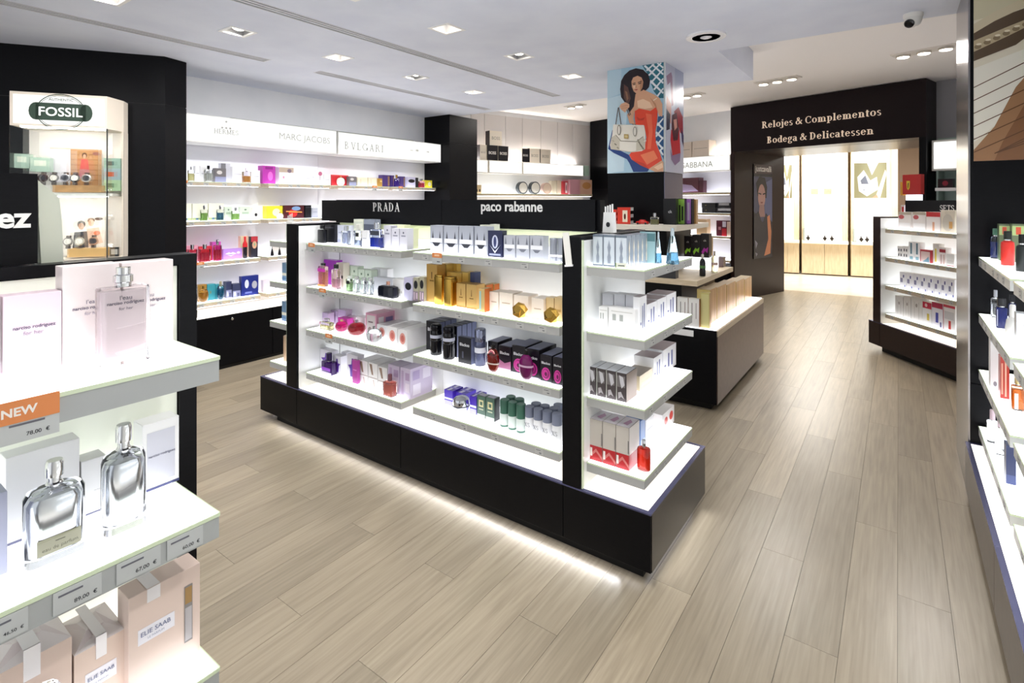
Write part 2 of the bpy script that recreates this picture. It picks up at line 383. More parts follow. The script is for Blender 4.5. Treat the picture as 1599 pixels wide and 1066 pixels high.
panelled('wall_pillar_1', [(-4.84, 1.889), (-4.9, 2.074), (-5.56, 2.10), (-6.9, 2.10), (-6.9, -1.28)], [0, 1.0, 2.33, ZC], 'black clad corner pillar around the watch showcase', BLACK)
panelled('wall_pillar_2', [(-4.95, 5.42), (-4.95, 6.0), (-5.56, 6.0), (-5.56, 5.42)], [0, 1.2, 2.33, ZC], 'black square pillar ending the left wall shelves', BLACK)
VX = Frame((-5.3, 6.0), (.3048, .9524))            # left wall of the rear bay (faces right)
AR = Frame((-2.05, 8.715), (.9524, -.3048))        # archway wall (faces the shop)
wb = MB().box(-.4, 4.2, .26, .4, 0, ZU, WALLW).build('wall_rear_left', None, VX.pt(0, 0, 0), VX.rz); tag(wb, 'grey-white panelled wall above the far left shelves', kind='structure')
seams = [VX.a(px, .25) for px in (735, 756, 789, 815.5, 844, 870.5, 894, 930)]
for a, b in zip(seams[:-1], seams[1:]): Box('wall_panel', a + .004, b - .004, .245, .26, 2.15, 2.93, M('#d6d2d2', 0.6), wb)
a0 = VX.a(922, .2)
p = VX.pt(a0, .2); pp = [p, (p[0] + .9524*.95, p[1] - .3048*.95), (p[0] + .9524*.95 + .3048*.4, p[1] - .3048*.95 + .9524*.4), (p[0] + .3048*.4, p[1] + .9524*.4)]
panelled('wall_pillar_3', [(q[0], q[1]) for q in pp], [0, 1.75, 2.3, ZU], 'black pillar behind the poster column', BLACK)
wr = MB().box(-2.4, -.065, .28, .4, 0, ZU, WALLW).build('wall_rear', None, AR.pt(0), AR.rz); tag(wr, 'grey-white wall left of the archway', kind='structure')
# archway
HB = .36
ar = MB().box(-.065, 2.43, 0, HB, 2.30, ZU - .012, HEADB).build('wall_arch', None, AR.pt(0), AR.rz); tag(ar, 'dark archway header with two lines of pale serif lettering', kind='structure')
Box('soffit', 0.0, 2.40, HB, 1.52, 2.30, 2.42, BROWN, ar)
Box('jamb', -.065, 0.0, 0, 1.52, 0, 2.30, BROWN, ar)
Box('jamb', 2.36, 2.43, 0, HB, 0, 2.30, BLACK, ar)
for tx, (pxa, pxb), py in (('Relojes & Complementos', (1190, 1376), 186.0), ('Bodega & Delicatessen', (1198, 1364), 212.5)):
    A0, A1 = AR.a(pxa), AR.a(pxb); tm = serif_mesh(tx, WARMTXT, 1.0, 0.075, 0.02)
    pym = (HY - py); zz = AR.z((pxa + pxb)/2, py)
    put_text(tm, ar, (A0 + A1)/2, -.002, zz, width=A1 - A0)
tag(MB().box(2.43, 3.6, HB, HB + .1, 0, ZU, M('#9a9aa0', 0.6)).build('wall_rear_right', None, AR.pt(0), AR.rz), 'grey wall right of the archway', kind='structure')
tag(Box('wall_right', 1.15, 1.3, -3.0, 9.0, 0, ZU, WALLW), 'white wall behind the right wall unit', kind='structure')
# pier closing the right wall unit
pier = tag(Box('wall_pier', .302, 1.15, 3.66, 4.34, 0, ZC, BLACK), 'black pier with a brushed steel side on the right', kind='structure')
Box('steel_cladding', .294, .302, 3.655, 4.345, 0.0, ZC, STEEL, pier)
for z0, z1 in ((.0, .60), (.606, 1.84), (1.846, ZC)): Box('panel', .304, 1.15, 3.652, 3.66, z0, z1, BLACK, pier)
# the bright watch room behind the arch
RM = Frame((-1.65, 12.72), (.985, .17))
rm = MB(); rm.box(-3.2, 4.5, .62, .7, 0, 3.0, M('#6a5644', 0.7))  # coloured dark brown so the gaps between the cabinets come out dark
tag(rm.build('wall_watch_room', None, RM.pt(0), RM.rz), 'dark brown back wall of the watch room', kind='structure')
tag(Box('floor_watch_room', -4.6, 3.2, 10.35, 14.6, -.05, 0.0, noisy('cream_floor', '#d8cfc0', '#e2dacd', 3, 0.25)), 'pale floor of the watch room beyond the arch', kind='structure')
tag(Box('ceiling_watch_room', -4.6, 3.2, 10.2, 14.6, 2.86, 2.92, M('#f2f0ec', 0.8)), 'white ceiling of the watch room', kind='structure')
tag(Box('wall_watch_room_left', -4.7, -4.6, 10.2, 14.6, 0, 2.9, M('#efe6d6', 0.7)), 'left side wall of the watch room', kind='structure')
tag(Box('wall_watch_room_right', 3.2, 3.3, 10.0, 14.6, 0, 2.9, M('#efe6d6', 0.7)), 'right side wall of the watch room', kind='structure')

# ------------------------------------------------------------------ ceiling fittings
def downlight(x, y, lab, tilt, vis=True):
    r = empty('recessed_spotlight', (x, y, ZC)); tag(r, lab, 'spotlight', 'recessed square spotlights in the low ceiling')
    w = M('#f4f4f4', 0.4); f = MB()
    for a, b, c, d in ((-HS-.008, HS+.008, -HS-.008, -HS+.012), (-HS-.008, HS+.008, HS-.012, HS+.008), (-HS-.008, -HS+.012, -HS+.012, HS-.012), (HS-.012, HS+.008, -HS+.012, HS-.012)): f.box(a, b, c, d, -.003, .006, w)
    f.build('frame', r)
    h = MB(); h.lathe([(.03, .075), (.052, .06), (.056, 0.0), (.05, 0.0)], M('#e8e8e8', 0.3), 16)
    hd = h.build('lamp_head', r, (0, 0, .045)); hd.rotation_euler = (math.radians(22)*tilt, 0.35*tilt, 0)
    e = MB(); e.lathe([(.05, -.001), (.048, -.004)], M('#fff6e6', 0.4, emit=9.0*LAMP_GAIN, name='lamp_lens'), 16); e.build('lens', hd)
    l = area('spot_lamp', (x, y, ZC - .012), .12, 7.2*LAMP_GAIN, spread=130); l.parent = r; l.location = (0, 0, -.02)
    if x < -3: l.rotation_euler = (0, math.radians(31), 0); l.data.energy *= 1.0
for i, (x, y) in enumerate(DOWN):
    row = 'left row' if x < -3 else ('second row' if x < -2 else ('third row' if x < -.5 else 'fourth row'))
    n = [q for q in DOWN if q[0] == x].index((x, y)) + 1
    downlight(x, y, '%s square ceiling spotlight from the front in the %s' % (('first', 'second', 'third', 'fourth', 'fifth', 'sixth')[n - 1], row), 1 if i % 2 else -1)
for i, (x, y0, y1) in enumerate(SLOTS):
    r = empty('air_diffuser', (x, y0, ZC)); L_ = y1 - y0
    tag(r, ('long slotted air diffuser between the two rows of spotlights', 'slotted air diffuser near the watch showcase pillar', 'slotted air diffuser above the left wall light box')[i], 'air diffuser', 'slotted air diffusers')
    fr = MB(); w = M('#d4d5da', 0.5)
    for a in (-.055, .046): fr.box(a, a + .009, 0, L_, -.002, .012, w)
    fr.box(-.046, .046, 0, .012, -.002, .012, w); fr.box(-.046, .046, L_ - .012, L_, -.002, .012, w); fr.build('frame', r)
    for a in (-.021, .012): Box('slat', a - .0035, a + .0125, .012, L_ - .012, -.001, .012, w, r)
    Box('dark_cavity', -.046, .046, .012, L_ - .012, .02, .024, DARK, r)
r = empty('round_ceiling_speaker', (-1.11, 3.9, ZC)); tag(r, 'round white ceiling fitting beside the poster column', 'ceiling fitting')
MB().lathe([(.135, 0), (.135, -.012), (.1, -.016), (.095, -.012)], M('#f4f4f6', 0.4), 28).build('rim', r)
MB().lathe([(.095, -.012), (.075, -.006), (.04, -.012), (.02, -.02)], M('#e6e6ee', 0.3), 28).build('diffuser', r)
r = empty('security_camera', (.075, 4.2, ZC)); tag(r, 'white dome security camera hanging from the ceiling edge', 'security camera')
MB().lathe([(.052, 0), (.052, -.02), (.047, -.028)], M('#eceae4', 0.4), 20).build('mount', r)
dm = MB().lathe([(.047, -.026), (.046, -.045), (.038, -.066), (.024, -.08), (.006, -.086)], M('#e6e4de', 0.35), 20).build('housing', r)
ey = MB().lathe([(.027, .0), (.027, .012), (.02, .016), (.013, .010)], M('#101014', 0.15), 18).build('lens', r, (-.018, -.028, -.062)); ey.rotation_euler = (math.radians(125), 0, math.radians(-25))
for i, (x, y, n) in enumerate(((-1.18, 7.08, 3), (.2, 6.53, 3), (-2.3, 7.4, 2), (-4.0, 7.2, 2))):
    r = empty('spotlight_strip', (x, y, ZU), AR.rz); tag(r, ('triple spotlight tray above the archway lettering', 'triple spotlight tray near the security camera', 'twin spotlight tray right of the poster column', 'twin spotlight tray above the rear left shelves')[i], 'spotlight', 'spotlight trays in the raised ceiling')
    L_ = .17*n; Box('tray', -L_/2, L_/2, -.08, .08, -.012, .0, M('#e3ddd6', 0.5), r)
    for j in range(n):
        xx = -L_/2 + .17*(j + .5)
        hd = MB().lathe([(.06, -.012), (.06, -.03), (.052, -.034)], M('#cfc9c2', 0.3, metal=.6), 16, xx, 0).build('lamp_head', r)
        MB().lathe([(.05, -.034), (.046, -.038)], M('#fff0d8', 0.4, emit=14.0*LAMP_GAIN, name='warm_lens'), 16, xx, 0).build('lens', hd)
    l = area('tray_lamp', (0, 0, 0), .3, 11.0*LAMP_GAIN*n/2, col=(1, .95, .9), spread=130); l.rotation_euler = (-math.radians(28), 0, 0); l.parent = r; l.location = (0, 0, -.06)
# ------------------------------------------------------------------ fixtures
ZS = (1.262, .973, .687, .398)
TAGP = M('#b9b9b6', 0.4); TAGD = M('#5b5b60', 0.6); ORANGE = M('#e08a4e', 0.45); TAGC = M('#b9bcbb', 0.2)
_tg = MB(); _tg.box(-.028, .028, -.0012, 0, -.015, .015, TAGP); _tg.face([(-.02, -.0016, .006), (.012, -.0016, .006), (.012, -.0016, .009), (-.02, -.0016, .009)], TAGD); _tg.face([(.002, -.0016, -.008), (.017, -.0016, -.008), (.017, -.0016, -.003), (.002, -.0016, -.003)], TAGD)
TAG_ME = _tg.mesh('price_tag')
_tn = MB(); _tn.box(-.035, .035, -.002, 0, -.03, .004, TAGC); _tn.box(-.035, .035, -.0026, 0, .004, .03, ORANGE); _tn.face([(-.018, -.003, .011), (.018, -.003, .011), (.018, -.003, .022), (-.018, -.003, .022)], M('#f3c29c', .5)); _tn.face([(.0, -.0026, -.02), (.022, -.0026, -.02), (.022, -.0026, -.014), (.0, -.0026, -.014)], TAGD)
TAGN_ME = _tn.mesh('new_tag')
def shelf(par, x0, x1, y0, y1, zt, th=.042, rail=None, tags=6, news=(), led=False, glow=None, rail_side='f', tagy=True):
    """shelf body with a luminous top plate; price tags along the front (f, -y) or right (r, +x) or left (l) rail"""
    rail = rail or SHELFG
    s = MB().box(x0, x1, y0, y1, zt - th, zt - .004, rail).build('shelf', par)
    g = MB(); g.box(x0 + .003, x1 - .003, y0 + .003, y1, zt - .004, zt, glow or GLOW); g.build('luminous_top', s)
    e = MB(); e.box(x0, x1, y0 - .002, y0, zt - .006, zt + .0005, EDGEGLASS); e.box(x0 - .002, x0, y0, y1, zt - .006, zt + .0005, EDGEGLASS); e.box(x1, x1 + .002, y0, y1, zt - .006, zt + .0005, EDGEGLASS); e.build('glass_edge', s)
    if led: MB().box(x0 + .02, x1 - .02, y0 + .006, y0 + .02, zt - th - .003, zt - th, LED).build('led_strip', s)
    L_ = (x1 - x0) if rail_side == 'f' else (y1 - y0)
    for i in range(tags):
        a = (i + .5 + random.uniform(-.25, .25))/tags*L_*.92 + .04*L_; zz = zt - th/2 - .003
        if rail_side == 'f': o = link('price_tag', TAG_ME, s, (x0 + a, y0, zz))
        elif rail_side == 'r': o = link('price_tag', TAG_ME, s, (x1, y0 + a, zz), math.pi/2)
        else: o = link('price_tag', TAG_ME, s, (x0, y0 + a, zz), -math.pi/2)
        o.scale = (.8, 1, .9)
    for a in news: link('new_tag', TAGN_ME, s, (a, y0 - .0015, zt - th/2 - .003))
    return s
KICK = .95
def gondola_body(r, x0, x1, y0, y1, joints, mat, side_mat=None, z1=.297, toe=.09, kick=True):
    """plinth with toe kick, kick light, separate front panels, rim and luminous deck (front is -y)"""
    side_mat = side_mat or mat
    Box('toe_kick', x0 + toe*1.5, x1 - toe*.6, y0 + toe*.55, y1 - toe*.55, 0.0, .06, DARK, r)
    if kick:                                  # kick lights tucked under the plinth edge, aimed outwards
        for q, lo, sz, rz in (((x0 + toe*1.6, x1 - toe*.7, y0 + toe*.55 - .006, y0 + toe*.55), ((x0 + x1)/2, y0 + .036, .05), x1 - x0 - .3, 0), ((x1 - toe*.6, x1 - toe*.6 + .006, y0 + toe*.7, y1 - toe*.7), (x1 - .042, (y0 + y1)/2, .05), y1 - y0 - .12, math.pi/2)):
            k_ = Box('kick_light', q[0], q[1], q[2], q[3], .036, .056, LEDK, r)
            l = area('kick_lamp', (0, 0, 0), sz, KICK*sz, sy=.012, col=(.93, .95, 1), spread=100)
            l.parent = k_; l.location = lo; l.rotation_euler = (-math.radians(90 - 8), 0, rz)
    Box('plinth', x0 + .006, x1 - .006, y0 + .006, y1 - .006, .06, z1 - .016, DARK, r)
    xs = [x0] + joints + [x1]
    for a, b in zip(xs[:-1], xs[1:]):
        bevel(Box('plinth_panel', a + .002, b - .002, y0, y0 + .008, .06, z1 - .006, mat, r), .001, 1)
        Box('plinth_panel', a + .002, b - .002, y1 - .008, y1, .06, z1 - .006, mat, r)
    Box('plinth_panel', x1 - .008, x1, y0 + .009, y1 - .009, .06, z1 - .006, side_mat, r)
    Box('plinth_panel', x0, x0 + .008, y0 + .009, y1 - .009, .06, z1 - .006, side_mat, r)
    rim = MB(); t = .02
    rim.box(x0, x1, y0, y0 + t, z1 - .006, z1, RIM); rim.box(x0, x1, y1 - t, y1, z1 - .006, z1, RIM); rim.box(x0, x0 + t, y0 + t, y1 - t, z1 - .006, z1, RIM); rim.box(x1 - t, x1, y0 + t, y1 - t, z1 - .006, z1, RIM)
    rim.build('deck_rim', r)
    ds = [x0 + t] + joints + [x1 - t]
    for a, b in zip(ds[:-1], ds[1:]): Box('luminous_deck', a + .0015, b - .0015, y0 + t, y1 - t, z1 - .016, z1 - .001, GLOWC, r)
PALEGREEN = M('#dfe6bd', .3, name='pale_green')
# ---- central gondola -------------------------------------------------
OX, OY = -2.25, 2.43
g1 = empty('shelving_gondola', (OX, OY, 0)); tag(g1, 'long black perfume gondola with lit white shelves in the middle of the shop', 'display shelf')
gx = lambda X: X - OX
gy = lambda Y: Y - OY
gondola_body(g1, gx(-3.70), gx(-.80), gy(2.06), gy(2.80), [gx(-3.25), gx(-2.247), gx(-1.205)], BLACK, noisy('black_gloss', '#0f0f10', '#151513', 20, 0.26))
for x0, x1, o_in, o_out in ((-3.37, -3.25, 1, -1), (-1.21, -1.12, -1, 1)):
    u = bevel(Box('upright_panel', gx(x0), gx(x1), gy(2.06), gy(2.80), .297, 1.392, BLACK, g1), .002, 1)
    xi, xo = (x1, x0) if o_in > 0 else (x0, x1)
    Box('white_lining', gx(xi), gx(xi) + o_in*.003, gy(2.075), gy(2.395), .30, 1.38, ACRYL, u)
    Box('white_lining', gx(xo), gx(xo) + o_out*.004, gy(2.075), gy(2.785), .30, 1.375, ACRYL, u)
    Box('glass_edge', gx(xo) + o_out*.004, gx(xo) + o_out*.010, gy(2.066), gy(2.078), .30, 1.378, EDGEGLASS, u)
Box('spine', gx(-3.245), gx(-1.215), gy(2.403), gy(2.457), .297, 1.40, DARK, g1)
for a, b in ((-3.246, -2.2485), (-2.2455, -1.212)):
    Box('back_panel', gx(a), gx(b), gy(2.398), gy(2.403), .30, 1.31, ACRYL, g1); Box('green_strip', gx(a), gx(b), gy(2.397), gy(2.403), 1.312, 1.394, PALEGREEN, g1)  # upper part of the back panel split off and tinted pale green
    Box('back_panel', gx(a), gx(b), gy(2.457), gy(2.462), .30, 1.394, ACRYL, g1)
hd = Box('header', gx(-3.47), gx(-1.195), gy(2.405), gy(2.455), 1.402, 1.552, BLACK, g1)
for a, b in ((-3.275, -2.249), (-2.245, -1.215)):
    Box('header_panel', gx(a), gx(b), gy(2.388), gy(2.404), 1.394, 1.555, BLACK, hd)
HP = Frame((-2.25, 2.386), (1, 0))
for tm, pa, pb, py in ((serif_mesh('PRADA', SILVERT, 0.85, 0.06, 0.01), 582, 624, 323.2), (text_mesh('paco rabanne', SILVERT, 0.022, 0.01), 751, 847, 324.6)):
    a0, a1 = HP.a(pa), HP.a(pb); put_text(tm, hd, (a0 + a1)/2, gy(2.387), HP.z((pa + pb)/2, py), width=a1 - a0)
for i, z in enumerate(ZS):
    F_ = Frame((-2.25, 2.115), (1, 0))
    nl = ((477 + 10, ), (504, ), (514, ), ())[i]; nr = ((683,), (), (), ())[i]
    shelf(g1, gx(-3.225), gx(-2.303), gy(2.115), gy(2.398), z, tags=8, news=[F_.a(p) for p in nl])
    shelf(g1, gx(-2.207), gx(-1.257), gy(2.115), gy(2.398), z, tags=(4, 7, 8, 4)[i], news=[F_.a(p) for p in nr])
    shelf(g1, gx(-1.116), gx(-.85), gy(2.115), gy(2.745), z, tags=4, rail_side='r')
    shelf(g1, gx(-3.67), gx(-3.374), gy(2.115), gy(2.745), z, tags=0)
# ---- left wall unit ----------------------------------------------------
LW = Frame((-5.15, 0), (0, 1))
lw = LW.empty('wall_shelving'); tag(lw, 'wall shelving with pale wood edges and a black base along the left wall', 'wall shelving')
Box('base_cabinet', 2.1, 5.4, -.115, .26, .03, .495, BLACK, lw); Box('toe_kick', 2.1, 5.4, -.10, .26, 0, .03, DARK, lw)
for a in (2.1, 2.93, 3.75, 4.58):
    dp = Box('base_door', a + .002, a + .82, -.121, -.115, .04, .49, BLACK, lw)
    k = MB().lathe([(.012, 0), (.012, .004), (.008, .006)], CHROME, 14).build('lock', dp, (a + .43, -.121, .45)); k.rotation_euler = (math.pi/2, 0, 0)
Box('base_top', 2.1, 5.4, -.12, .26, .495, .507, GLOWC, lw)
ZW = (1.722, 1.36, .982, .612)
for z in ZW:
    for j, (a, b) in enumerate(((2.1, 2.87), (2.95, 3.685), (3.78, 4.535), (4.585, 5.36))):
        shelf(lw, a, b, 0, .265, z, th=.036, rail=PALEWOOD_X, tags=5, led=True, news=[(2.16, 3.9, 4.3, 4.72)[j]] if z > 1.5 and j != 1 else ([2.3] if z < 1 and z > .7 and j == 0 else []))
Box('back_panel', 2.1, 3.70, .262, .267, .51, 2.33, M('#e4e4ea', 0.5), lw); Box('back_panel', 3.704, 5.40, .262, .267, .51, 2.33, M('#e4e4ea', 0.5), lw)
_sa, _sb = LW.a(525.5, -.053), LW.a(528.5, -.053)
lbA = Box('light_box', 2.1, _sa, -.05, .25, 2.075, 2.325, M('#e9e9e6', .5), lw); Box('lit_face', 2.11, _sa - .01, -.054, -.05, 2.085, 2.315, BOXGLOW, lbA)
lbB = Box('light_box', _sb, 5.41, -.05, .25, 2.07, 2.32, M('#e9e9e6', .5), lw); Box('lit_face', _sb + .01, 5.40, -.054, -.05, 2.08, 2.31, BOXGLOW, lbB)
Box('top_track', 2.6, 5.0, .05, .09, 2.33, 2.345, M('#8e9088', .5), lw)
LF = Frame((-5.097, 0), (0, 1)); LT = M('#a3a39f', .6, emit=.12)
for par, tm, pa, pb, py in ((lbA, serif_mesh('HERMES', LT, .8, .1), 334, 372, 206), (lbA, text_mesh('MARC JACOBS', LT, 0), 436, 515, 217.5), (lbB, serif_mesh('BVLGARI', LT, .7, .08, 0, .25), 538, 598, 229.5)):
    a0, a1 = LF.a(pa), LF.a(pb); put_text(tm, par, (a0 + a1)/2, -.056, LF.z((pa + pb)/2, py), width=a1 - a0)
a0, a1 = LF.a(345), LF.a(361); put_text(text_mesh('.:.', LT), lbA, (a0 + a1)/2, -.056, LF.z(353, 195), width=(a1 - a0))
for i in range(5):
    aa = LF.a(632 + i*8.5); Box('faint_letter', aa, aa + .05, -.0546, -.0541, 2.19, 2.192 + .012*(i % 3), M('#dededa', .6), lbB)
# ---- near left stand (gondola beside the camera) -------------------------
LS = Frame((-1.02, 0), (0, 1))
ls = LS.empty('shelving_gondola'); tag(ls, 'nearest perfume stand at the left edge with grey price rails', 'display shelf')
Box('plinth', -.62, .64, -.05, .6, .0, .297, BLACK, ls); Box('luminous_deck', -.60, .62, -.03, .3, .297, .299, GLOWC, ls)
fr = MB(); fr.box(-.62, .57, .285, .33, .297, 1.43, BLACK); fr.build('back_frame', ls)
Box('back_panel', -.60, .532, .28, .285, .30, 1.405, M('#eef2e4', .4), ls)
up = MB(); up.box(.534, .57, .272, .285, .297, 1.43, BLACK); up.box(-.62, .534, .272, .285, 1.408, 1.43, BLACK); up.build('front_frame', ls)
for i, z in enumerate(ZS[:3]):
    shelf(ls, -.5, .489, 0, .278, z, th=.045, tags=0, rail=M('#adb0af', .35))
sg = Box('header', -.62, .297, .29, .33, 1.432, 1.60, BLACK, ls)
SF = Frame((-1.31, 0), (0, 1))
put_text(text_mesh('ez', M('#e9e9e4', .4), .03, .01), sg, (SF.a(-6) + SF.a(49))/2, .2885, SF.z(25, 344.5), width=SF.a(49) - SF.a(-6))
# printed price tickets on its rails
def ticket(par, pxa, pxb, z0, z1, price, name, new=False):
    a0, a1 = LS.a(pxa), LS.a(pxb); t = Box('price_ticket', a0, a1, -.0025, -.0005, z0, z1, M('#c2c5c4', .2), par); w = a1 - a0
    if price: put_text(text_mesh(price, BLKTXT, .01), t, a0 + w*(.74 if new else .66), -.0028, z0 + (z1 - z0)*(.17 if new else .27), width=w*(.28 if new else .48))
    if name:
        u0 = a0 + w*(.4 if new else .1); zz = z0 + (z1 - z0)*(.42 if new else .72); Box('print_mark', u0, u0 + w*(.42 if new else .5), -.003, -.0025, zz, zz + .0028, M('#6c6c74', .6), t)
    if new:
        Box('new_strip', a0, a1, -.004, -.0025, z1 - .028, z1 + .004, ORANGE, t)
        put_text(text_mesh('NEW', M('#f6efe6', .5), .03), t, a0 + w*.52, -.0042, z1 - .012, width=w*.42)
sh = [c for c in ls.children if c.name.startswith('shelf')]
ticket(sh[0], -45, 92, 1.205, 1.262, '78,00  \u20ac', 'for her eau', True)
for pa, pb, pr in ((-25, 43, '46,50  \u20ac'), (82, 158, '89,00  \u20ac'), (181, 250, '67,00  \u20ac'), (260, 316, '60,00  \u20ac')): ticket(sh[1], pa, pb, .932, .966, pr, 'eau de parfum spray')
# ---- right wall unit -------------------------------------------------------
RC = Frame((.333, 0), (0, -1))
rc = RC.empty('wall_shelving'); tag(rc, 'tall lit perfume shelving along the right wall beside the steel pier', 'wall shelving')
gondola_body(rc, -3.65, 1.0, -.051, .42, [-2.609, -1.56, -.5], noisy('taupe_laminate', '#4a4138', '#554a40', 20, .3), kick=False)
Box('back_panel', -3.65, 1.0, .28, .30, .3, 1.9, ACRYL, rc); Box('upper_panel', -3.65, 1.0, .27, .30, 1.9, 2.7, BLACK, rc)
for z in ZS:
    for j, (a, b) in enumerate(((-3.62, -2.675), (-2.595, -1.65), (-1.57, -.63))):
        shelf(rc, a, b, 0, .278, z, th=.045, tags=5 if j < 2 else 0, rail=M('#c9cbc8', .3), glow=GLOW)
# ---- far right stand ----------------------------------------------------------
_d, _l = 5.47, 3.805
RS = Frame((_d*FWD[0] + _l*RGT[0], _d*FWD[1] + _l*RGT[1]), (-FWD[0], -FWD[1]))
rs = RS.empty('shelving_gondola'); tag(rs, 'dark brown cosmetics stand with wood-edged shelves beside the archway', 'display shelf')
gondola_body(rs, -.19, 1.35, -.045, .62, [-.02, 1.03], BROWN, kick=False)
u = Box('upright_panel', -.12, -.02, -.045, .6, .297, 1.385, BROWN, rs); Box('white_lining', -.02, -.017, -.035, .28, .3, 1.37, ACRYL, u)
u = Box('upright_panel', .965, 1.03, -.045, .6, .297, 1.385, BROWN, rs); Box('white_lining', .962, .965, -.035, .28, .3, 1.37, ACRYL, u)
Box('back_panel', -.017, .962, .28, .30, .3, 1.39, ACRYL, rs)
sg = Box('header', -.1, 1.0, .275, .315, 1.39, 1.552, BLACK, rs)
a0, a1 = RS.a(1468, .275), RS.a(1490, .275); put_text(serif_mesh('SETS', SILVERT, .7, .07), sg, (a0 + a1)/2, .274, RS.z(1479, 325, .275), width=a1 - a0)
for z in ZS: shelf(rs, .0, .945, 0, .28, z, th=.04, rail=PALEWOOD_X, tags=5)
# ---- column island ------------------------------------------------------------
g2 = empty('display_island', (-1.87, 4.85, 0)); tag(g2, 'stepped dark island around the poster column with pale shelves', 'display island')
ix = lambda X: X + 1.87
iy = lambda Y: Y - 4.85
MAUVE = noisy('island_laminate', '#5c463f', '#66504a', 20, .28)
Box('toe_kick', ix(-2.6), ix(-1.13), iy(4.1), iy(5.6), 0, .06, DARK, g2)
Box('plinth', ix(-2.66), ix(-1.08), iy(4.05), iy(5.68), .06, .56, DARK, g2)
Box('plinth_panel', ix(-2.67), ix(-1.075), iy(4.04), iy(4.05), .06, .598, BLACK, g2)
Box('plinth_panel', ix(-1.08), ix(-1.07), iy(4.052), iy(5.69), .06, .552, MAUVE, g2); Box('plinth_panel', ix(-2.67), ix(-2.66), iy(4.052), iy(5.69), .06, .552, BLACK, g2)
Box('edge_band', ix(-1.085), ix(-1.068), iy(4.052), iy(5.69), .555, .596, M('#cbbba4', .3), g2)
Box('luminous_deck', ix(-2.66), ix(-1.087), iy(4.052), iy(5.69), .56, .60, GLOW, g2)
Box('white_drawer', ix(-1.55), ix(-1.24), iy(4.034), iy(4.04), .535, .58, WHITE, g2)
Box('core', ix(-2.5), ix(-1.36), iy(4.13), iy(5.05), .60, .912, BLACK, g2)
s = Box('shelf', ix(-2.55), ix(-1.21), iy(4.03), iy(5.09), .912, .952, PALEWOOD, g2)
Box('core', ix(-2.3), ix(-1.56), iy(4.36), iy(5.0), .952, 1.31, BLACK, g2)
s = Box('shelf', ix(-2.33), ix(-1.40), iy(4.13), iy(5.0), 1.31, 1.352, M('#e6dfd0', .45), g2)
col = tag(Box('wall_column', -2.13, -1.61, 4.44, 4.91, 1.352, ZC, BLACK), 'square black column rising from the display island', kind='structure')
Box('side_panel', -1.61, -1.606, 4.44, 4.91, 1.352, 1.79, M('#77778a', .22, metal=.5), col)
# ---- rear left bay (light box ledge and shelf) ----------------------------------
lv = VX.empty('wall_shelving'); tag(lv, 'far left wall shelving with a lit ledge carrying black and cream gift boxes', 'wall shelving')
A = [VX.a(p) for p in (741, 763, 816, 911)]
for a, b in ((A[0] - .3, A[1] - .012), (A[1] + .006, A[2] - .006), (A[2] + .006, A[3])):
    lb = Box('light_box', a, b, 0, .245, 1.975, 2.175, M('#e9e4da', .5), lv); Box('lit_face', a + .012, b - .012, -.004, 0, 1.987, 2.163, BOXGLOW, lb)
ZB = VX.z(800, 302.5)
shelf(lv, A[0] - .3, VX.a(925), 0, .245, ZB, th=.035, rail=PALEWOOD, tags=0, led=True); shelf(lv, A[0] - .3, VX.a(925), 0, .245, ZB - .36, th=.035, rail=PALEWOOD, tags=0, led=True)
Box('back_panel', A[0] - .3, VX.a(925), .24, .245, .5, 1.975, M('#f2f2ee', .5), lv)
Box('base_cabinet', A[0] - .3, VX.a(925), -.1, .245, 0, .5, BLACK, lv)
for a, b in ((A[0] - .3, A[3]),): Box('added_uplight', a, b, .19, .22, 2.176, 2.186, BRIGHT_LED, lv)  # unseen uplight strip, added to brighten the raised ceiling
Box('glass_fin', VX.a(913), VX.a(921), .02, .2, 1.99, 2.17, M('#a9c6ba', .1), lv)
# ---- rear wall shelving (right of the column) ------------------------------------
lr = AR.empty('wall_shelving'); tag(lr, 'rear wall shelving between the poster column and the archway', 'wall shelving')
lb = Box('light_box', -1.5, -.075, 0, .27, 2.02, 2.27, M('#e9e6e0', .5), lr); Box('lit_face', -1.49, -.085, -.004, 0, 2.03, 2.26, BOXGLOW, lb)
Box('added_uplight', -1.5, -.1, .2, .23, 2.271, 2.281, BRIGHT_LED, lr)  # another added strip, lifts the ceiling left of the archway
a0, a1 = AR.a(1052), AR.a(1116); put_text(text_mesh('DOLCE & GABBANA', M('#a9a9a2', .6)), lb, AR.a(1115) - .62, -.0045, AR.z(1090, 257), width=1.2)
ZR = [AR.z(1110, p) for p in (300.5, 332.5, 368, 404)]
for z in ZR: shelf(lr, -1.5, -.075, 0, .27, z, th=.035, rail=PALEWOOD, tags=0, led=True)
Box('back_panel', -1.5, -.075, .266, .272, .5, 2.02, M('#e6e6f0', .5), lr); Box('base_cabinet', -1.5, -.075, -.1, .27, 0, .5, BLACK, lr)
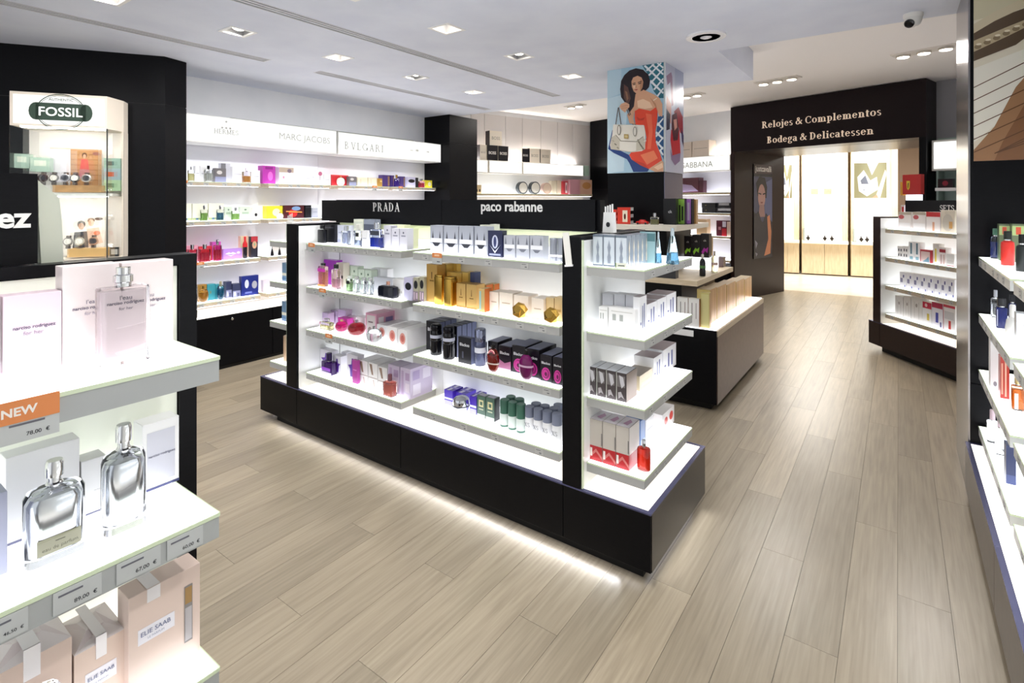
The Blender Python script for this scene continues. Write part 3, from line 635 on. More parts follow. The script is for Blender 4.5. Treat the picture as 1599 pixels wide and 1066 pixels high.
# ---- niche right of the arch ---------------------------------------------------------
ln = AR.empty('wall_shelving', 0, 0, 0); tag(ln, 'glazed wall niche right of the archway with a lit box', 'wall shelving')
GREENP = M('#a7bdb4', .4)
Box('back_panel', 2.45, 3.5, HB - .03, HB - .005, 0.6, 2.3, GREENP, ln)
lb = Box('light_box', AR.a(1455, .1), 3.5, .1, HB - .03, AR.z(1475, 266, .1), AR.z(1475, 218, .1), M('#d9d9d4', .5), ln); Box('lit_face', AR.a(1455, .1) + .02, 3.49, .095, .1, AR.z(1475, 263, .1), AR.z(1475, 221, .1), BOXGLOW, lb)
Box('side_panel', AR.a(1462, .12), AR.a(1462, .12) + .02, .12, HB - .03, .6, AR.z(1475, 266, .1), M('#8fa49c', .4), ln)
Box('shelf', AR.a(1460, .08), 3.5, .08, HB - .03, AR.z(1475, 298, .08), AR.z(1475, 293, .08), WHITE, ln)
Box('base_cabinet', 2.45, 3.5, .05, HB - .03, 0, 1.35, BLACK, ln)
# ---- watch showcase in the corner pillar ---------------------------------------------
FO = Frame((-5.41, 1.011), (.571, .878))
PB = -.30
fc = FO.empty('watch_showcase'); tag(fc, 'glass watch showcase with a lit oval logo box in the black pillar', 'showcase')
fa0, fa1, fa2 = FO.a(15, PB), FO.a(167, PB), FO.a(193, -.12)
CR = M('#e7dccd', .45)
zt0, zt1 = FO.z(90, 146, PB), FO.z(90, 198, PB); zb = FO.z(150, 404, PB)
lb = MB().prism([(fa0, -.01), (fa0, PB), (fa1, PB), (fa2, -.12), (fa2, -.01)], zt1, zt0, CR).build('light_box', fc)
Box('lit_face', fa0 + .02, fa1 - .015, PB - .004, PB, zt1 + .015, zt0 - .02, BOXGLOW, lb)
def oval(mb, cx, cz, rx, rz, y, m, t=None, n=40):
    for i in range(n):
        a, b = 2*math.pi*i/n, 2*math.pi*(i+1)/n
        P0, P1 = (cx + rx*math.cos(a), y, cz + rz*math.sin(a)), (cx + rx*math.cos(b), y, cz + rz*math.sin(b))
        if t: mb.face([P0, P1, (cx + (rx - t)*math.cos(b), y, cz + (rz - t)*math.sin(b)), (cx + (rx - t)*math.cos(a), y, cz + (rz - t)*math.sin(a))], m)
        else: mb.face([(cx, y, cz), P0, P1], m)
GRN = M('#2f4436', .5); lc = (FO.a(52.5, PB) + FO.a(138, PB))/2; lz = FO.z(95, 175, PB); lwid = FO.a(138, PB) - FO.a(52.5, PB)
lg = MB(); oval(lg, lc, lz, lwid*.46, .13, PB - .0055, GRN, .006); oval(lg, lc, lz, lwid*.43, .117, PB - .0055, GRN, .003)
lg.face([(lc - lwid*.46, PB - .006, lz - .062), (lc + lwid*.46, PB - .006, lz - .062), (lc + lwid*.46, PB - .006, lz + .062), (lc - lwid*.46, PB - .006, lz + .062)], GRN)
oval(lg, lc - lwid*.46, lz, .04, .062, PB - .006, GRN, n=16); oval(lg, lc + lwid*.46, lz, .04, .062, PB - .006, GRN, n=16)
lg.build('logo', lb); put_text(text_mesh('FOSSIL', M('#fbfbf4', .4, emit=.8), .01), lb, lc, PB - .008, lz, width=lwid*.8); put_text(text_mesh('AUTHENTIC', GRN, .01), lb, lc, PB - .007, lz + .088, width=lwid*.45)
Box('floor_board', fa0, fa2, -.28, -.01, zb - .03, zb, CR, fc); Box('back_board', fa0, fa2, -.012, -.006, zb, zt1, M('#f3f0ea', .5), fc)
zs_ = FO.z(120, 302, PB + .05)
Box('glass_shelf', fa0 + .01, fa1 + .02, -.27, -.012, zs_ - .02, zs_, M('#eef0e6', .2), fc)
GL = M('#e6f2ee', .0, trans=1.0, alpha=.22)
Box('glass_pane', fa0, fa1, PB - .002, PB + .003, zb, zt1, GL, fc); MB().prism([(fa1, PB), (fa2, -.12), (fa2 + .003, -.118), (fa1 + .003, PB + .002)], zb, zt1, GL).build('glass_pane', fc)
Box('corner_post', fa1 - .002, fa1 + .004, PB - .004, PB + .006, zb, zt1, M('#2a3030', .3), fc)
Box('side_post', fa2 - .012, fa2, -.13, -.01, zb, zt1, CR, fc)
Box('led_strip', fa0 + .05, fa1 - .03, PB + .03, PB + .05, zt1 - .008, zt1, BRIGHT_LED, fc); Box('led_strip', fa0 + .05, fa1 - .03, PB + .05, PB + .065, zs_ - .026, zs_ - .02, BRIGHT_LED, fc)
# ------------------------------------------------------------------ merchandise
ITEMS = []           # (object, description, shelf phrase, category, px, name)
def uvp(face, w, d, h, u, v):
    if face == 'f': return (-w/2 + u*w, -.0004, v*h)
    if face == 't': return (-w/2 + u*w, v*d, h + .0004)
    if face == 'r': return (w/2 + .0004, u*d, v*h)
    if face == 'l': return (-w/2 - .0004, d - u*d, v*h)
def carton(w, d, h, col, prints=(), rough=.28, metal=0.0, name='carton', bev=0.0):
    """a folded carton; prints are flat shapes on its faces"""
    mb = MB().box(-w/2, w/2, 0, d, 0, h, M(col, rough, metal))
    txt = []
    for k, p in enumerate(prints):
        f, sh = p[0][0], p[0][1]; lift = .0002*k
        def P(u, v):
            x, y, z = uvp(f, w, d, h, u, v)
            return (x, y - lift, z) if f == 'f' else ((x, y, z + lift) if f == 't' else ((x + lift, y, z) if f == 'r' else (x - lift, y, z)))
        if sh == 'q': mb.face([P(p[1], p[2]), P(p[3], p[2]), P(p[3], p[4]), P(p[1], p[4])], M(p[5], rough, metal if len(p) < 7 else p[6]))
        elif sh == 'e':
            n = 14; mb.face([P(p[1] + p[3]*math.cos(2*math.pi*i/n), p[2] + p[4]*math.sin(2*math.pi*i/n)) for i in range(n)], M(p[5], rough))
        elif sh == 'p': mb.face([P(u, v) for u, v in p[1]], M(p[2], rough))
        elif sh == 't': txt.append(p)
    o = mb.build(name)
    if bev: bevel(o, bev, 2)
    for k, p in enumerate(txt):
        c = M(p[5], .4)
        tm = serif_mesh(p[1], c, .8, .07) if len(p) > 6 and p[6] == 's' else text_mesh(p[1], c, p[6] if len(p) > 6 else 0)
        if p[0][0] == 'r': put_text(tm, o, w/2 + .001, p[2]*d, p[3]*h, width=p[4]*d, rz=math.pi/2)
        else: put_text(tm, o, -w/2 + p[2]*w, -.0012, p[3]*h, width=p[4]*w)
    return o
def flat_bottle(w, d, h, glass, cap, capw=.3, caph=.22, liquid=None, fill=.7, r=.25, label=None, neck=.04, shoulder=.06, capround=True, collar=None, name='perfume_bottle'):
    hc = h*caph; hn = h*neck; hb = h - hc - hn; rr = min(w, d)*r; sh = hb*shoulder
    o = MB().stack([(0, w*.95, d*.92, rr), (hb*.02, w, d, rr), (hb - sh, w, d, rr), (hb - sh*.3, w*.94, d*.92, rr), (hb, w*.6, d*.7, rr)], glass, 0, d/2).build(name)
    if liquid: MB().stack([(hb*.06, w*.84, d*.7, rr*.8), (hb*fill, w*.84, d*.7, rr*.8)], liquid, 0, d/2).build('liquid', o)
    cw = w*capw; cd = min(cw, d*.9)
    MB().lathe([(min(cw, d)*.36, hb - .001), (min(cw, d)*.36, hb + hn)], collar or CHROME, 14, 0, d/2).build('collar', o)
    if capround: MB().lathe([(cw/2, hb + hn), (cw/2, h - hc*.06), (cw*.44, h)], cap, 16, 0, d/2, 1, cd/cw).build('cap', o)
    else: MB().stack([(hb + hn, cw, cd, .002), (h - .001, cw, cd, .002), (h, cw*.96, cd*.94, .002)], cap, 0, d/2).build('cap', o)
    if label:
        for u0, v0, u1, v1, c in label: MB().face([(-w/2 + u0*w, -.0006, v0*hb), (-w/2 + u1*w, -.0006, v0*hb), (-w/2 + u1*w, -.0006, v1*hb), (-w/2 + u0*w, -.0006, v1*hb)], M(c, .4)).build('label', o)
    return o
def round_bottle(w, h, prof, body, cap=None, capprof=None, n=20, name='perfume_bottle', liquid=None, flat=1.0, band=None):
    """prof: (radius fraction of w, height fraction)"""
    R = w/2; o = MB().lathe([(max(r*R, .0004), z*h) for r, z in prof], body, n, 0, R*flat, 1, flat).build(name)
    if liquid: MB().lathe([(max(r*R*.86, .0004), z*h + .002) for r, z in prof if z < .62], liquid, n, 0, R*flat, 1, flat).build('liquid', o)
    if capprof: MB().lathe([(max(r*R, .0004), z*h) for r, z in capprof], cap, n, 0, R*flat, 1, flat).build('cap', o)
    if band: MB().lathe([(band[2]*R + .0005, band[0]*h), (band[2]*R + .0005, band[1]*h)], band[3], n, 0, R*flat, 1, flat).build('label_band', o)
    return o
def gem_bottle(w, h, m, name='perfume_bottle'):
    r = min(w, h)/2; t = .62
    pts = []
    for (z, s, off) in ((-1, .45, 0), (-.45, .95, .5), (.45, .95, 0), (1, .5, .5)):
        pts.append([(s*r*math.cos(2*math.pi*(j + off)/6), s*r*math.sin(2*math.pi*(j + off)/6), z*r*t) for j in range(6)])
    mb = MB().rings(pts, m, smooth=False); o = mb.build(name)
    MB().lathe([(r*.16, -r*t - .012), (r*.16, -r*t)], CHROME, 10).build('nozzle', o)
    root = o; root.rotation_euler = (math.radians(68), math.radians(14), 0)
    return root
GOLD = M('#c9a24e', .22, metal=1.0); GOLDL = M('#e3c98e', .25, metal=.8); SILV = M('#c8cad0', .12, metal=1.0); ROSE = M('#d9a08a', .2, metal=.9)
SPH = [(0.05, 0), (.5, .03), (.8, .12), (.97, .28), (1, .42), (.95, .58), (.78, .72), (.5, .8), (.2, .83)]
CAPT = [(.2, .82), (.2, .98), (.12, 1.0)]
CYL = [(.96, 0), (1, .02), (1, .72), (.94, .76)]; CYLC = [(.97, .765), (.97, .98), (.88, 1.0)]
CYLF = [(.96, 0), (1, .02), (1, .98), (.92, 1.0)]

PLACED = {}
def put(F, z, shelfname, crop, rows, lim=.268):
    """stand items on a shelf: columns of the photo give their place along it, b their distance behind its front edge"""
    ox, oy, s = crop; pl_ = PLACED.setdefault((id(F), round(z, 3)), [])
    for e in sorted(rows, key=lambda q: q[4]):
        key, xl, xr, yt, b = e[:5]; o_ = e[5] if len(e) > 5 else {}
        fn, desc, cat = K[key]
        pl, pr, py = ox + xl*s, ox + xr*s, oy + yt*s; pm_ = (pl + pr)/2; nr = o_.get('rows', 1)
        for _ in range(8):
            a0, a1 = F.a(pl, b), F.a(pr, b)
            if a0 > a1: a0, a1 = a1, a0
            w = max(.012, a1 - a0); dep = fn.dep(w, o_.get('d')); tot = dep*nr + .004*(nr - 1); moved = False
            for (p0, p1, q0, q1) in pl_:
                ov = min(a1, p1) - max(a0, p0)
                if ov <= 0 or b >= q1 or b + tot <= q0: continue
                if ov < .36*w and cat in ('box', 'gift bag', 'tin'):
                    if a0 < p0: a1 = p0 - .0008
                    else: a0 = p1 + .0008
                    w = a1 - a0
                else:
                    b = q1 + .003; moved = True; break
            if not moved: break
        if lim and b + tot > lim: dep = max(.012, (lim - b - .004*(nr - 1))/nr); tot = dep*nr + .004*(nr - 1)
        if lim and b > lim - .012: b = lim - .012; dep = .012; tot = .012; nr = 1
        pl_.append((a0, a1, b, b + tot))
        h = max(.02, min(F.z(pm_, py, b) - z, o_.get('hmax', .26)))
        for i in range(nr):
            ob = fn(w*.985, h, dep); bb = b + i*(dep + .004)
            P_ = F.pt((a0 + a1)/2, bb, z + .0006)
            if key.startswith('gem'): P_ = F.pt((a0 + a1)/2, bb + .03, z + min(w, h)*.5)
            ob.location = P_; ob.rotation_euler = (ob.rotation_euler[0], ob.rotation_euler[1], F.rz)
            ITEMS.append([ob, o_.get('desc', desc), shelfname, cat, pm_ + i*.5, 'front'])
class Kind:
    def __init__(s, f, dep): s.f = f; s.dep = dep
    def __call__(s, w, h, d): return s.f(w, h, d)
def kc(col, prints=(), d=.05, **k):
    return Kind(lambda w, h, dd: carton(w, dd or d, h, col, prints, **k), lambda w, dd: dd or d)
def kf(glass, cap, d=.03, **k):
    return Kind(lambda w, h, dd: flat_bottle(w, min(dd or d, w*.9), h, glass, cap, **k), lambda w, dd: min(dd or d, w*.9))
def kr(prof, body, cap=None, capprof=None, **k):
    return Kind(lambda w, h, dd: round_bottle(w, h, prof, body, cap, capprof, **k), lambda w, dd: w*k.get('flat', 1.0))
CLR = G('#f3f6f6'); BK = M('#0c0c10', .2)
WING = [('fq', 0, .0, 1, .32, '#c9ccd4'), ('fp', [(.12, .38), (.3, .42), (.22, .8)], '#3b3d45'), ('fp', [(.88, .38), (.7, .42), (.78, .8)], '#3b3d45'), ('fp', [(.15, .36), (.85, .36), (.62, .22), (.38, .22)], '#2c2e36'), ('fq', .05, .36, .95, .52, '#e9eaee')]
BXS = lambda p: [('ft', 'Blackxs', .5, .72, .74, '#d8d8dc', .02)] + p
ROSEP = lambda c: [('fe', .5, .32, .38, .24, c), ('fe', .5, .32, .3, .19, '#7a1f5c'), ('fe', .46, .34, .22, .14, c), ('fe', .5, .31, .12, .08, '#5a1a44'), ('fq', 0, 0, 1, .05, '#c9c4d2')]
K = {
 'blkc': (kc('#15151a', [('fq', .1, .8, .9, .86, '#3a3a44')]), 'black carton', 'box'),
 'blkb': (kf(BK, BK, d=.035, capw=.5, caph=.2), 'black perfume bottle', 'bottle'),
 'greyc': (kc('#b9bcc8', [('fq', .1, .55, .9, .62, '#8f93a6'), ('fq', 0, 0, 1, .2, '#9fa3bb')]), 'silver-grey carton', 'box'),
 'clrsilver': (kf(CLR, SILV, capw=.45, caph=.2, liquid=M('#c3c9dc', .1, trans=.8), fill=.85), 'clear bottle with a silver cap', 'bottle'),
 'palet': (kc('#d8dac8', [('fq', 0, .62, 1, .9, '#c2c6b6')]), 'tall pale cream carton', 'box'),
 'darkg': (kc('#7f8591', [('fq', 0, .5, 1, .8, '#4a4f5c')]), 'slate grey carton', 'box'),
 'ovalb': (kf(CLR, M('#d9d8cf', .3), capw=.34, caph=.24, liquid=M('#a9b2cc', .1, trans=.8), fill=.4, label=[(.3, .62, .7, .86, '#15151c')], capround=False), 'clear bottle with a black label', 'bottle'),
 'blueb': (kf(G('#dfe4f6'), SILV, capw=.36, caph=.22, liquid=M('#2a3da8', .1, trans=.5), fill=.55, label=[(.12, .68, .88, .92, '#3a3f4a')]), 'bottle half filled with deep blue liquid', 'bottle'),
 'lilacc': (kc('#d9d8e2', [('fq', .2, .62, .8, .68, '#8d8d9e'), ('fe', .5, .8, .1, .05, '#5d5d6e')]), 'pale lilac carton with a small crest', 'box'),
 'creamy': (kc('#e4e6bf'), 'pale yellow carton', 'box'),
 'wing': (kc('#a7abb6', WING, d=.06), 'silver carton with a dark winged mark', 'box'),
 'trophy': (kr([(.6, 0), (.7, .02), (.62, .15), (.55, .35), (.66, .6), (.7, .72)], CLR, SILV, [(.98, .7), (1.0, .86), (.7, .9), (.9, 1.0)], liquid=M('#e9edf2', .1, trans=.9)), 'clear trophy-shaped bottle with two handles', 'bottle'),
 'navyc': (kc('#23284a', [('fe', .5, .58, .22, .26, '#c3c8dc'), ('fe', .5, .58, .1, .2, '#3b4270'), ('fp', [(.05, .5), (.5, .22), (.95, .5), (.8, .4), (.5, .14), (.2, .4)], '#dfe2ee'), ('fq', .1, .06, .9, .13, '#9aa0bf')]), 'navy carton picturing a trophy', 'box'),
 'wingS': (kc('#b3b6bf', [('fq', .05, .44, .95, .6, '#e6e7ea'), ('fp', [(.2, .42), (.8, .42), (.6, .3), (.4, .3)], '#70737e'), ('fp', [(.1, .62), (.25, .62), (.18, .95)], '#70737e'), ('fp', [(.9, .62), (.75, .62), (.82, .95)], '#70737e')], d=.05), 'smaller silver carton with a pale band', 'box'),
 'spray': (kr(CYLF, M('#9fa3ad', .3, metal=.5), band=(.2, .3, 1.0, M('#f0f0f2', .4))), 'slim grey spray can', 'spray can'),
 'magc': (kc('#a52bc0', [('fq', .1, .1, .9, .5, '#c23bd6')]), 'magenta carton', 'box'),
 'candy': (kf(G('#f9dfd8'), M('#1c1420', .2), capw=.5, caph=.1, neck=.02, liquid=M('#f0b49a', .1, trans=.7), label=[(0, .72, 1, .88, '#c424a8'), (0, 0, 1, .1, '#e08b3c')], d=.03), 'pink glass bottle with a magenta band', 'bottle'),
 'bow': (kf(G('#f6e6ea'), M('#17161a', .25), capw=.55, caph=.16, liquid=M('#ecc9d4', .1, trans=.7), fill=.5), 'pale pink bottle with a black bow cap', 'bottle'),
 'beige': (kc('#dfd5c8', [('fq', .68, .38, .95, .5, '#38322f')]), 'beige carton with a small black label', 'box'),
 'mint': (kc('#cfdccb', [('fq', .15, .45, .85, .6, '#a9bda6'), ('fe', .5, .78, .12, .06, '#6d8470')]), 'pale mint carton', 'box'),
 'mintb': (kf(CLR, M('#e8efe6', .3), capw=.7, caph=.14, liquid=M('#b8d6a4', .1, trans=.7), fill=.7, label=[(.2, .6, .8, .86, '#16181c')]), 'clear bottle with pale green liquid', 'bottle'),
 'clrb': (kf(CLR, M('#eceef0', .2, trans=.6), capw=.7, caph=.14, liquid=M('#e6eaf0', .1, trans=.9), fill=.7), 'plain clear glass bottle', 'bottle'),
 'whitec': (kc('#ececee', [('fq', .15, .5, .85, .56, '#c3c3cc')]), 'plain white carton', 'box'),
 'silverw': (kc('#c9cbd2', d=.05), 'wide silver carton', 'box'),
 'swan': (kf(M('#12141f', .08), ROSE, d=.05, capw=.16, caph=.22, r=.2, shoulder=.3), 'low wide black glass bottle with a rose cap', 'bottle'),
 'pradac': (kc('#eeeeec', [('ft', 'PRADA', .5, .3, .8, '#8b8377', 's'), ('fq', .2, .38, .7, .44, '#b9b0a0')]), 'white carton with grey lettering', 'box'),
 'lilaco': (kc('#c9c6e0', [('fe', .52, .62, .4, .17, '#0f0f18')]), 'lilac carton with a black oval', 'box'),
 'stripe': (kc('#a9a58e', [('fe', .5, .7, .4, .18, '#14141a'), ('fq', 0, 0, 1, .42, '#8d7f8a'), ('fq', .1, .05, .3, .38, '#d9c3d0'), ('fq', .6, .1, .85, .36, '#d3bccb')]), 'olive patterned carton with a black oval', 'box'),
 'yelb': (kf(CLR, CLR, d=.04, capw=.4, caph=.26, liquid=M('#e9e3a4', .1, trans=.7), fill=.6), 'clear square bottle with yellow liquid', 'bottle'),
 'lilp': (kc('#cdbcd6', [('fq', 0, .6, 1, 1, '#b9a3c8')]), 'dusty lilac carton', 'box'),
 'heartm': (kr(SPH, G('#f2a0cc'), M('#e8d8a0', .3, metal=.5), CAPT, liquid=M('#ec38a8', .1, trans=.5)), 'round magenta bottle', 'bottle'),
 'magor': (kc('#c92aa2', [('fq', .3, .4, .8, .8, '#d8703a'), ('fq', 0, 0, 1, .3, '#e864c0')]), 'magenta and orange carton', 'box'),
 'heartr': (kr(SPH, G('#f0b8b8'), SILV, CAPT, liquid=M('#c42440', .1, trans=.4)), 'round red bottle with silver leaves', 'bottle'),
 'whitep': (kc('#ecdfe8', [('fe', .55, .5, .3, .28, '#d8607a'), ('fe', .5, .45, .16, .14, '#6a2438')]), 'pale pink carton with a red berry', 'box'),
 'redcirc': (kc('#efeaee', [('fe', .5, .4, .38, .26, '#b22d4a'), ('fe', .45, .42, .18, .12, '#e48aa0')]), 'white carton with a red disc', 'box'),
 'pinkfr': (kc('#d69ab2', [('fq', .1, .05, .9, .92, '#cbc3c2'), ('fq', .25, .62, .7, .68, '#7c6a70'), ('fe', .4, .3, .2, .15, '#8a7a78'), ('rq', .12, .1, .4, .85, '#f0e6ea'), ('rq', .5, .2, .9, .8, '#7d6a9a')]), 'tall pink-framed carton', 'box'),
 'globe': (kr(SPH, CLR, SILV, CAPT, liquid=M('#f1f3f4', .1, trans=.9)), 'clear globe bottle', 'bottle'),
 'coral': (kc('#eceaea', [('fe', .5, .55, .3, .3, '#dd9a90'), ('fe', .5, .55, .18, .18, '#c96e66')], d=.2), 'white carton with a coral disc', 'box'),
 'purpc': (kc('#dedce4', [('fp', [(.3, .1), (.7, .1), (.75, .45), (.95, .6), (.65, .6), (.6, .85), (.45, .85), (.4, .6), (.1, .55), (.28, .4)], '#5a2f96')]), 'white carton with a purple dancing figure', 'box'),
 'demon': (kf(M('#3a1460', .1, trans=.3), M('#241046', .2), d=.05, capw=.32, caph=.36, label=[(.1, .3, .9, .55, '#8a3ab8'), (.0, .0, 1, .2, '#c9b8ec')]), 'ornate violet bottle with a horned cap', 'bottle'),
 'magtube': (kc('#b0449a', [('fq', .15, .55, .85, .6, '#d88acc')]), 'slim magenta carton', 'box'),
 'vcart': (kc('#e9e7e6', [('fp', [(.1, .95), (.4, .95), (.55, .5), (.38, .5)], '#9a8272'), ('fp', [(.5, .3), (.62, .3), (.75, .02), (.6, .02)], '#c0b0a6'), ('fq', .0, .36, 1, .4, '#b3a8a2')], d=.15), 'white carton with brown slanted bars', 'box'),
 'pinkb': (kf(G('#fbe2dc'), M('#7a4a52', .3), d=.05, capw=.3, caph=.3, liquid=M('#ef9d8e', .1, trans=.6), fill=.85), 'small pink cube bottle with a dark bow', 'bottle'),
 'lattice': (kc('#cfc3da', [('fq', .1, .1, .35, .9, '#b9a3c4'), ('fq', .5, .2, .9, .5, '#e2d6e6'), ('fq', .5, .6, .9, .85, '#b49cc0'), ('rq', .1, .1, .45, .45, '#e9e2f0'), ('rq', .55, .55, .9, .9, '#e9e2f0'), ('rq', .1, .6, .4, .9, '#b7a6cc')], d=.1), 'lilac carton with a lattice pattern', 'box'),
 'goldt': (kc('#c8a05a', [('fp', [(.46, .62), (.54, .62), (.56, .8), (.44, .8)], '#7a5a24'), ('fq', .3, .55, .7, .59, '#8a6a30')], metal=.55, rough=.35, d=.07), 'tall gold carton', 'box'),
 'goldb': (kc('#e6c66a', metal=.4, rough=.35, d=.06), 'bright gold carton', 'box'),
 'ingot': (Kind(lambda w, h, dd: flat_bottle(w, dd or .02, h, GOLD, GOLD, capw=.92, caph=.06, neck=.005, r=.12, shoulder=.01, capround=False), lambda w, dd: dd or .02), 'gold ingot bottle', 'bottle'),
 'goldm': (kc('#caa665', [('fp', [(.45, .5), (.55, .5), (.52, .78), (.48, .78)], '#6e5020'), ('fq', .3, .4, .7, .44, '#7a5c28'), ('fq', 0, .0, 1, .06, '#b08a48')], metal=.5, rough=.35, d=.1), 'gold carton with a narrow mark', 'box'),
 'navyg': (kc('#4a5680', d=.05), 'slate blue carton', 'box'),
 'goldset': (kc('#d8b878', [('fq', .1, .1, .4, .9, '#a8d0d0'), ('rq', 0, 0, 1, 1, '#c0672a')], metal=.3, d=.06), 'gold gift carton with an orange side', 'box'),
 'champ': (kc('#e6dacb', [('fq', .2, .48, .8, .53, '#b7a48e'), ('fq', 0, 0, 1, .05, '#d4c2a8')], d=.09), 'champagne carton with fine lettering', 'box'),
 'goldq': (kc('#dcc08c', [('fq', .1, .4, .9, .5, '#b89a60')], metal=.3, d=.05), 'pale gold carton', 'box'),
 'gem': (Kind(lambda w, h, dd: gem_bottle(w, h, GOLD), lambda w, dd: w*.9), 'faceted gold diamond bottle', 'bottle'),
 'blackx': (kc('#14141c', BXS([('fq', .3, .2, .42, .45, '#4a4c5c'), ('tq', .05, .1, .95, .9, '#5a5e72'), ('rq', 0, 0, 1, 1, '#6f7594')])), 'black carton with white gothic lettering', 'box'),
 'blackcyl': (kr([(.9, 0), (1, .02), (1, .46), (.92, .48), (.98, .5), (1, .72), (.94, .8)], M('#0b0b10', .1), M('#15151c', .12, metal=.4), [(.9, .8), (.96, .86), (.9, .97), (.6, 1.0)], band=(.56, .66, 1.0, M('#b9bccb', .3))), 'black ribbed cylinder bottle', 'bottle'),
 'silcyl': (kr([(.94, 0), (1, .02), (1, .62), (.92, .66)], M('#5c6280', .1, trans=.5), M('#8d92aa', .15, metal=.8), [(.98, .66), (1, .7), (1, .98), (.92, 1.0)], band=(.36, .5, 1.0, M('#d9dbe4', .3))), 'smoky cylinder bottle with a steel cap', 'bottle'),
 'redround': (kr(SPH, G('#e8b0a4'), BK, [(.22, .8), (.3, .84), (.3, .96), (.1, 1.0)], liquid=M('#b0281c', .1, trans=.4), flat=.6, band=(.3, .34, 1.0, M('#e6d2c8', .3))), 'rounded red bottle with a black stopper', 'bottle'),
 'roseS': (kc('#16121c', BXS(ROSEP('#c2388e')) + [('tq', .05, .05, .95, .95, '#6d7090')], d=.16), 'black carton with a magenta rose', 'box'),
 'roseP': (kc('#17141d', BXS([('fp', [(0, .45), (.5, .3), (1, .42), (1, 0), (0, 0)], '#a8688c'), ('fq', 0, 0, 1, .08, '#d9c3d4')]) + [('tq', .05, .05, .95, .95, '#6d7090')], d=.16), 'black carton with a dusky pink foot', 'box'),
 'maground': (kr(SPH, M('#7a1460', .08, trans=.4), BK, [(.22, .8), (.26, .84), (.26, .96), (.1, 1.0)], flat=.6, band=(.44, .5, .99, M('#c9a6c0', .3))), 'rounded magenta bottle', 'bottle'),
 'violet': (kc('#4a2fb0', [('fq', 0, 0, 1, .3, '#b9b4ee'), ('fq', 0, .38, 1, .5, '#e6e4f6'), ('tq', .3, 0, .6, 1, '#d9d6f2'), ('tq', 0, .4, 1, .6, '#8d80dc')], d=.09), 'violet gift carton with a white band', 'box'),
 'silball': (kr([(.05, 0), (.55, .04), (.85, .16), (1, .5), (.85, .84), (.55, .96), (.05, 1.0)], SILV, band=(.42, .5, 1.0, M('#3b3c48', .3))), 'mirror silver ball bottle', 'bottle'),
 'greenc': (kc('#4f6a5c', [('fq', .22, .5, .78, .82, '#d5cf9f'), ('fq', .36, .58, .66, .74, '#4f6a5c'), ('fq', .22, .36, .78, .42, '#b9c0a4'), ('fq', 0, 0, 1, .16, '#cbd6cc'), ('tq', .1, .1, .9, .9, '#b9b6c4'), ('rq', 0, 0, 1, 1, '#20242a')], d=.045), 'green carton with a square cream emblem', 'box'),
 'greencan': (kr([(.96, 0), (1, .02), (1, .97), (.9, 1.0)], M('#3f6a58', .3), None, None, band=(.08, .5, 1.0, M('#cfd8d2', .35))), 'dark green spray can', 'spray can'),
 'xscan': (kr([(.96, 0), (1, .02), (1, .62), (.96, .64)], M('#eeeef0', .35), M('#7c8296', .45), [(1, .64), (1, .98), (.94, 1.0)]), 'white spray can with a grey cap', 'spray can'),
 'tin': (kc('#b4bcc6', [('fq', .06, .04, .94, .93, '#d3dbe2'), ('fp', [(.38, .1), (.62, .1), (.66, .3), (.56, .42), (.66, .6), (.56, .74), (.5, .86), (.44, .74), (.34, .6), (.44, .42), (.34, .3)], '#8f97a4'), ('fq', 0, 0, 1, .04, '#5a6470'), ('fq', 0, .93, 1, 1, '#717c88'), ('rp', [(.38, .1), (.62, .1), (.66, .3), (.56, .42), (.66, .6), (.5, .86), (.34, .6), (.44, .42), (.34, .3)], '#e6dccb')], metal=.35, rough=.25, d=.065), 'silver tin carton showing a torso bottle', 'box'),
 'tealc': (kc('#8fb0b4', [('fq', 0, .7, 1, .95, '#567c80')], d=.05), 'teal grey carton', 'box'),
 'cone': (kr([(.95, 0), (1, .03), (.8, .3), (.5, .62), (.3, .78)], G('#bfdcec'), M('#b9c6cc', .2, metal=.5), [(.28, .78), (.3, .84), (.26, .98), (.1, 1)], liquid=M('#8fc3dc', .1, trans=.7)), 'conical blue glass bottle', 'bottle'),
 'card': (kc('#eef0e0', [('fq', .25, .4, .85, .6, '#5a665a'), ('fq', 0, 0, .08, 1, '#6a8a40')], d=.004), 'small white shelf card', 'card'),
 'greyw': (kc('#cfd0d6', [('fq', .3, .12, .36, .22, '#8d8d9a'), ('fq', .64, .12, .7, .22, '#8d8d9a')], d=.06), 'light grey carton', 'box'),
 'whiteset': (kc('#f1f1f0', [('fq', .15, .5, .28, .75, '#b0b4b0'), ('fq', .42, .5, .55, .75, '#b0b4b0'), ('fq', .1, .85, .9, .88, '#cfcfca')], d=.05), 'wide white gift carton', 'box'),
 'stripeset': (kc('#f2f2f5', [('fq', .36, .15, .46, .75, '#59609a'), ('fq', .6, .15, .72, .8, '#6c74a6'), ('fq', .08, .25, .2, .32, '#3a3f8c'), ('tq', .0, .0, 1, 1, '#a4979c')], d=.1), 'white set carton with blue stripes', 'box'),
 'darksil': (kc('#50494a', [('fq', 0, 0, .08, 1, '#c3c4bc'), ('fq', .1, .5, .9, .9, '#7a7676'), ('fp', [(.3, .92), (.7, .86), (.85, .6), (.55, .46), (.4, .66)], '#c2c0c4'), ('fp', [(.2, .3), (.5, .34), (.8, .1), (.5, .16), (.25, .08)], '#a8a2a4'), ('tq', 0, 0, 1, 1, '#c6c9d0'), ('rq', 0, 0, 1, 1, '#8a7a70')], metal=.3, d=.11), 'dark silver carton with a floral print', 'box'),
 'browns': (kc('#cfc0a2', [('tq', 0, 0, 1, 1, '#a3968a'), ('fq', .1, .2, .9, .5, '#dccfae')], d=.09), 'small brown carton', 'box'),
